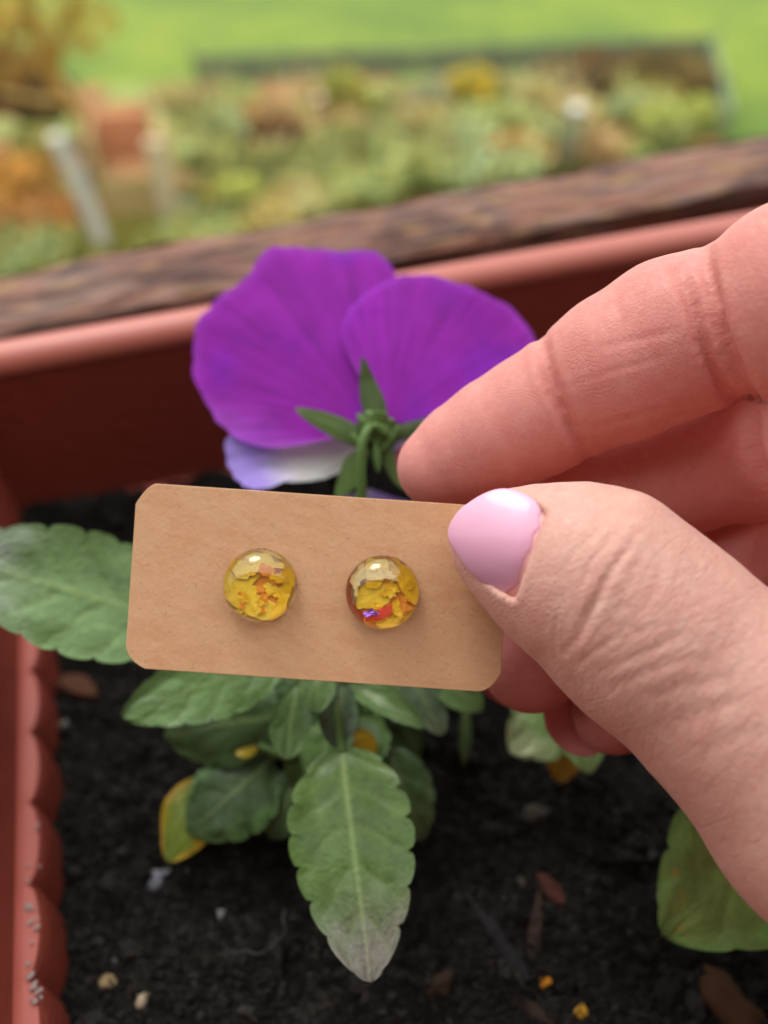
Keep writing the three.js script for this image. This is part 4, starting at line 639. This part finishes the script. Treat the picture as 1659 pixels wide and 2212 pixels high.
  for (let v = 0; v < pos.count; v++) {
    const x = pos.getX(v), y = pos.getY(v), z = pos.getZ(v), nx = nor.getX(v), ny = nor.getY(v), nz = nor.getZ(v); let best = 1e9, bp = null; const near = { i: 1e9, m: 1e9, t: 1e9 };
    for (const p of prim) { const d = cone(p, x, y, z); if (d < best) { best = d; bp = p; } const q = p.c === 100 ? 't' : who[p.c]; if (d < near[q]) near[q] = d; }
    const w = bp.c === 100 ? 't' : who[bp.c], [px, py] = view(x, y, z);
    let h = 0;
    if (nz > -0.1) for (const k of creases) {
      if (k.who !== w || px < k.x0 || px > k.x1 || py < k.y0 || py > k.y1) continue;
      let dd = 1e9, at2 = 0; k.c.forEach((p, i) => { const e = (p.x - px) ** 2 + (p.y - py) ** 2; if (e < dd) { dd = e; at2 = i / 28; } }); dd = Math.sqrt(dd) + 3 * (noise(px / 14, py / 14, 3) - 0.5);
      const f = Math.sqrt(Math.max(0, Math.sin(Math.PI * clamp(at2, 0.03, 0.97)))), e = Math.exp(-((dd / k.wid) ** 2));
      h += f * (-k.dep * e + k.dep * 0.3 * Math.exp(-(((dd - k.wid * 2) / (k.wid * 1.1)) ** 2)));
    }
    if (w === 't' && nz > -0.2) {                                                       // loose netted skin over the thumb's knuckle
      const q = Math.exp(-(((px - 1290) / 130) ** 2) - (((py - 1270) / 150) ** 2)), q2 = Math.exp(-(((px - 1450) / 190) ** 2) - (((py - 1440) / 160) ** 2));
      const u1 = (px - 1290) * 0.55 + (py - 1270) * 0.83, v1 = (px - 1290) * 0.83 - (py - 1270) * 0.55;
      const ridge = (a, b, s) => 1 - Math.abs(2 * fbm(a, b, s, 3) - 1) * 2.2;
      h -= q * (0.09 * Math.max(0, ridge(v1 / 30, u1 / 60, 3)) + 0.09 * Math.max(0, ridge(v1 / 15, u1 / 20, 9))) + q2 * 0.07 * Math.max(0, ridge(u1 / 26, v1 / 80, 14));
      h += 0.1 * q * (fbm(px / 30, py / 30, 5, 2) - 0.5);
    }
    if (w === 't' && nz > 0 && px > 930 && px < 1230 && py > 1020 && py < 1340) { const e = polySD(px, py); if (e > -2 && px > 1040) { h += 0.16 * Math.exp(-(((e - 9) / 9) ** 2)); } }
    h += 0.12 * (fbm(x / 5, y / 5, z / 5, 3) - 0.5) + (w === 't' ? 0.05 : 0.03) * (fbm(x / 1.3, y / 1.3, z / 1.3, 2) - 0.5);
    pos.setXYZ(v, x + nx * h, y + ny * h, z + nz * h);
    const c = C(0, 0, 0); let ws = 0; for (const q of ['i', 'm', 't']) { const e = Math.exp(-(near[q] - best) / 2.2); ws += e; c.r += tone[q].r * e; c.g += tone[q].g * e; c.b += tone[q].b * e; } c.multiplyScalar(1 / ws); const b1 = fbm(x / 7 + 3, y / 7, z / 7, 3) - 0.5, b2 = fbm(x / 1.6, y / 1.6, z / 1.6 + 9, 3) - 0.5;
    c.lerp(redTone, clamp((w === 't' ? 0.14 : 0.26) * Math.max(0, b1 + b2 * 0.5 + 0.02)));
    col[v * 3] = c.r; col[v * 3 + 1] = c.g; col[v * 3 + 2] = c.b;
    isTip[v] = (bp.c === 0 && bp.run < 21) || (bp.c === 3 && bp.run < 14) || (bp.c === 5 && bp.run < 12) ? 1 : bp.c === 7 ? 2 : 0;
    const fr = frames[bp.c === 100 ? 7 : [0, 0, 0, 3, 3, 5, 6, 7][bp.c]], rel = V(x - fr.o.x, y - fr.o.y, z - fr.o.z), ang = Math.atan2(rel.dot(fr.e2), rel.dot(fr.e1));
    uv[v * 2] = rel.dot(fr.ax) / 20; uv[v * 2 + 1] = ang * 9 / 20;
  }
  geo.setAttribute('color', new THREE.BufferAttribute(col, 3)); geo.setAttribute('uv', new THREE.BufferAttribute(uv, 2));
  geo.scale(MM, MM, MM); geo.computeVertexNormals();
  const cells = (x, y, per) => { const ix = Math.floor(x), iy = Math.floor(y); let f1 = 9, f2 = 9; for (let j = -1; j <= 1; j++) for (let i = -1; i <= 1; i++) { const cx = ((ix + i) % per + per) % per, cy = ((iy + j) % per + per) % per, dx = ix + i + hash(cx, cy, 3) - x, dy = iy + j + hash(cx, cy, 8) - y, d = Math.sqrt(dx * dx + dy * dy); if (d < f1) { f2 = f1; f1 = d; } else if (d < f2) f2 = d; } return Math.min(1, (f2 - f1) * 2.2); };
  const skinBump = dataTexture(1024, 1024, (u, v) => { const w = 0.06 * (fbm(u * 8, v * 8, 2, 2, 8) - 0.5), h = 0.5 * cells((u + w) * 34, (v + w) * 34, 34) + 0.25 * cells(u * 70, v * 52, 70) + 0.25 * fbm(u * 120, v * 120, 11, 2, 120); return [h, h, h]; });
  const tipBump = dataTexture(1024, 1024, (u, v) => {
    const X = (u > 0.7 ? u - 1 : u) * 40, Y = (v > 0.5 ? v - 1 : v) * 40, wx = 1.6 * (fbm(X / 5 + 20, Y / 5 + 20, 3, 2) - 0.5), R = Math.hypot((X - 7.5) * 0.8, Y - 1) + wx, br = fbm(X * 1.1 + 40, Y * 1.1 + 40, 6, 2);
    const h = 0.5 + 0.5 * Math.sin(R * Math.PI * 2 / 0.46 + 5 * br) * clamp(1.6 * fbm(X / 3 + 60, Y / 3 + 60, 9, 3) - 0.35) * (0.5 + 0.7 * br) * step(13, 6, R); return [h, h, h];
  });
  tipBump.repeat.set(0.5, 0.5);
  const S2 = 1536, tc = document.createElement('canvas'); tc.width = tc.height = S2;                         // the thumb's back: netted skin crossed by knuckle wrinkles, 40 mm square
  { const g = tc.getContext('2d'), im = g.createImageData(S2, S2); for (let j = 0; j < S2; j++) for (let i = 0; i < S2; i++) { const u = i / S2, v = j / S2, w = 0.03 * (fbm(u * 12, v * 12, 2, 2, 12) - 0.5), h = 115 + 45 * cells((u + w) * 74, (v + w) * 58, 74) * (0.5 + 0.5 * noise(u * 30, v * 30, 1, 30)) + 60 * fbm(u * 200, v * 200, 11, 2, 200), o = (j * S2 + i) * 4; im.data[o] = im.data[o + 1] = im.data[o + 2] = h; im.data[o + 3] = 255; } g.putImageData(im, 0, 0);
    const R = rng(19), mm = S2 / 40; g.lineCap = 'round';
    for (let i = 0; i < 760; i++) {
      const kn = i < 480, x = (kn ? 21 + (R() + R() - 1) * 8 : 30 + (R() - 0.3) * 22) * mm, y = ((R() + R() - 1) * 11) * mm, l = (1 + R() * 4.5) * mm, a = Math.PI / 2 + (R() - 0.5) * (kn ? 1.3 : 1.0) + (y > 0 ? -0.25 : 0.25), cx = (R() - 0.5) * 1.6 * mm;
      g.strokeStyle = `rgba(0,0,0,${0.1 + R() * 0.3})`; g.lineWidth = (0.06 + R() * R() * 0.22) * mm;
      for (const dy of [0, S2]) { g.beginPath(); g.moveTo(x, y + dy); g.quadraticCurveTo(x + Math.cos(a) * l / 2 + cx, y + dy + Math.sin(a) * l / 2, x + Math.cos(a) * l, y + dy + Math.sin(a) * l); g.stroke(); }
    } }
  const thumbBump = new THREE.CanvasTexture(tc); thumbBump.flipY = false; thumbBump.wrapS = thumbBump.wrapT = THREE.RepeatWrapping; thumbBump.magFilter = THREE.LinearFilter; thumbBump.repeat.set(0.5, 0.5);
  const mottle = dataTexture(1024, 1024, (u, v) => { const a = fbm(u * 26, v * 26, 31, 4, 26), b = fbm(u * 9, v * 9, 37, 3, 9), c = step(0.62, 0.8, fbm(u * 60, v * 60, 41, 2, 60)), k = clamp(0.5 + 1.1 * (a - 0.5) + 0.8 * (b - 0.5)); return [0.97 - 0.02 * k + 0.03 * c, 0.985 - 0.09 * k + 0.03 * c, 0.98 - 0.085 * k + 0.03 * c]; }, true);
  const look = { color: 0xffffff, vertexColors: true, map: mottle, roughness: 1, transmission: 0.34, thickness: 0, specularIntensity: 0.3, clearcoat: 0.3, clearcoatRoughness: 0.34 };
  const skins = [phys({ ...look, bumpMap: skinBump, bumpScale: 0.00005 }), phys({ ...look, bumpMap: tipBump, bumpScale: 0.000036 }), phys({ ...look, bumpMap: thumbBump, bumpScale: 0.00023 })];
  { const lists = [[], [], []]; for (let i = 0; i < I.length; i += 3) { const a = isTip[I[i]], b = isTip[I[i + 1]], c = isTip[I[i + 2]]; lists[a === b && b === c ? a : 0].push(I[i], I[i + 1], I[i + 2]); } geo.setIndex(lists[0].concat(lists[1], lists[2])); geo.clearGroups(); let from = 0; lists.forEach((l, k) => { geo.addGroup(from, l.length, k); from += l.length; }); }
  const hand = thing('hand', 'hand with a pale pink painted thumb nail pinching the brown card', 'hand', A0.clone().multiplyScalar(MM).applyQuaternion(camera.quaternion).add(camera.position));
  hand.quaternion.copy(camera.quaternion);
  obj('skin', geo, skins, hand);
  // nails
  const polish = phys({ color: C(0.58, 0.27, 0.37), roughness: 0.42, clearcoat: 0.3, clearcoatRoughness: 0.1 }), under = phys({ color: C(0.6, 0.2, 0.19), roughness: 0.4, specularIntensity: 0.6 }), bare = phys({ color: C(0.7, 0.36, 0.32), roughness: 0.4 });
  {
    const tops = spline(rowsN.map((r) => r[0]), false), bots = spline(rowsN.map((r) => r[1]), false);
    const plate = (from, lift, thick, rag) => sheet(70, 96, (u0, v) => {
      const top = v < 0.5, w = top ? v * 2 : 2 - v * 2, inset = 0.5 - 0.5 * Math.cos(Math.PI * w), u = mix(from + rag * (0.035 * (noise(inset * 9, 2, 5) - 0.5) + 0.01 * (noise(inset * 40, 7, 5) - 0.5) + 0.05 * step(0.8, 1, inset)), 1, u0), a = tops.getPoint(u), b = bots.getPoint(u), px = mix(a.x, b.x, inset), py = mix(a.y, b.y, inset);
      const edge = Math.sqrt(Math.max(0, 1 - Math.pow(Math.abs(2 * inset - 1), 8))) * Math.sqrt(clamp((1 - u) / 0.04)) * (rag ? Math.sqrt(clamp(u0 / 0.02)) : 1), in0 = 14 * step(0.14, 0, u), sdw = 7 * step(0.62, 0.4, u) * (1 - 2 * inset);
      return { p: lens(px + in0 * 0.97 + sdw * 0.25, py + in0 * 0.25 - sdw * 0.97, nailDepth(px, py) - lift + (top ? -thick : thick) * edge + 0.00005 * (fbm(px / 30, py / 30, 4, 2) - 0.5)).sub(A0.clone().multiplyScalar(MM)) };
    });
    const nl = obj('nail', plate(0, 0, 0.00022, 0), bare, hand); nl.userData.label = 'thumb nail under pale pink polish';
    obj('polish', plate(0.055, 0.0002, 0.00014, 1), polish, nl).userData.label = 'glossy pale pink nail polish';
  }
  const fingerNail = (chain, r, ext, mat, label) => {
    const a = J(chains[chain][0]), b = J(chains[chain][1]), ax = V(a.x - b.x, a.y - b.y, a.z - b.z).normalize(), back = V(0, 0, -1).addScaledVector(ax, ax.z).normalize(), sd = ax.clone().cross(back);
    const g = sheet(40, 64, (u, v) => {
      const top = v < 0.5, w = (top ? v * 2 : 2 - v * 2) * 2 - 1, f = w * 1.25, l = mix(-9, ext * Math.sqrt(1 - 0.75 * w * w), u), rr = r + (top ? 0.25 : -0.2) * Math.sqrt(1 - w ** 8) - 0.5 * Math.max(0, l - ext + 2) * 0.3;
      return { p: V(a.x, a.y, a.z).addScaledVector(ax, l).addScaledVector(back, Math.cos(f) * rr).addScaledVector(sd, Math.sin(f) * rr).multiplyScalar(MM) };
    });
    const m = obj('nail', g, mat, hand); if (label) m.userData.label = label;
  };
  fingerNail('ring', 5.9, 8.6, under, 'long finger nail seen from beneath'); fingerNail('middle', 6.5, 6.6, under); fingerNail('index', 5.8, 6.5, polish); fingerNail('little', 5.4, 7.0, under);
}
renderer.render(scene, camera);
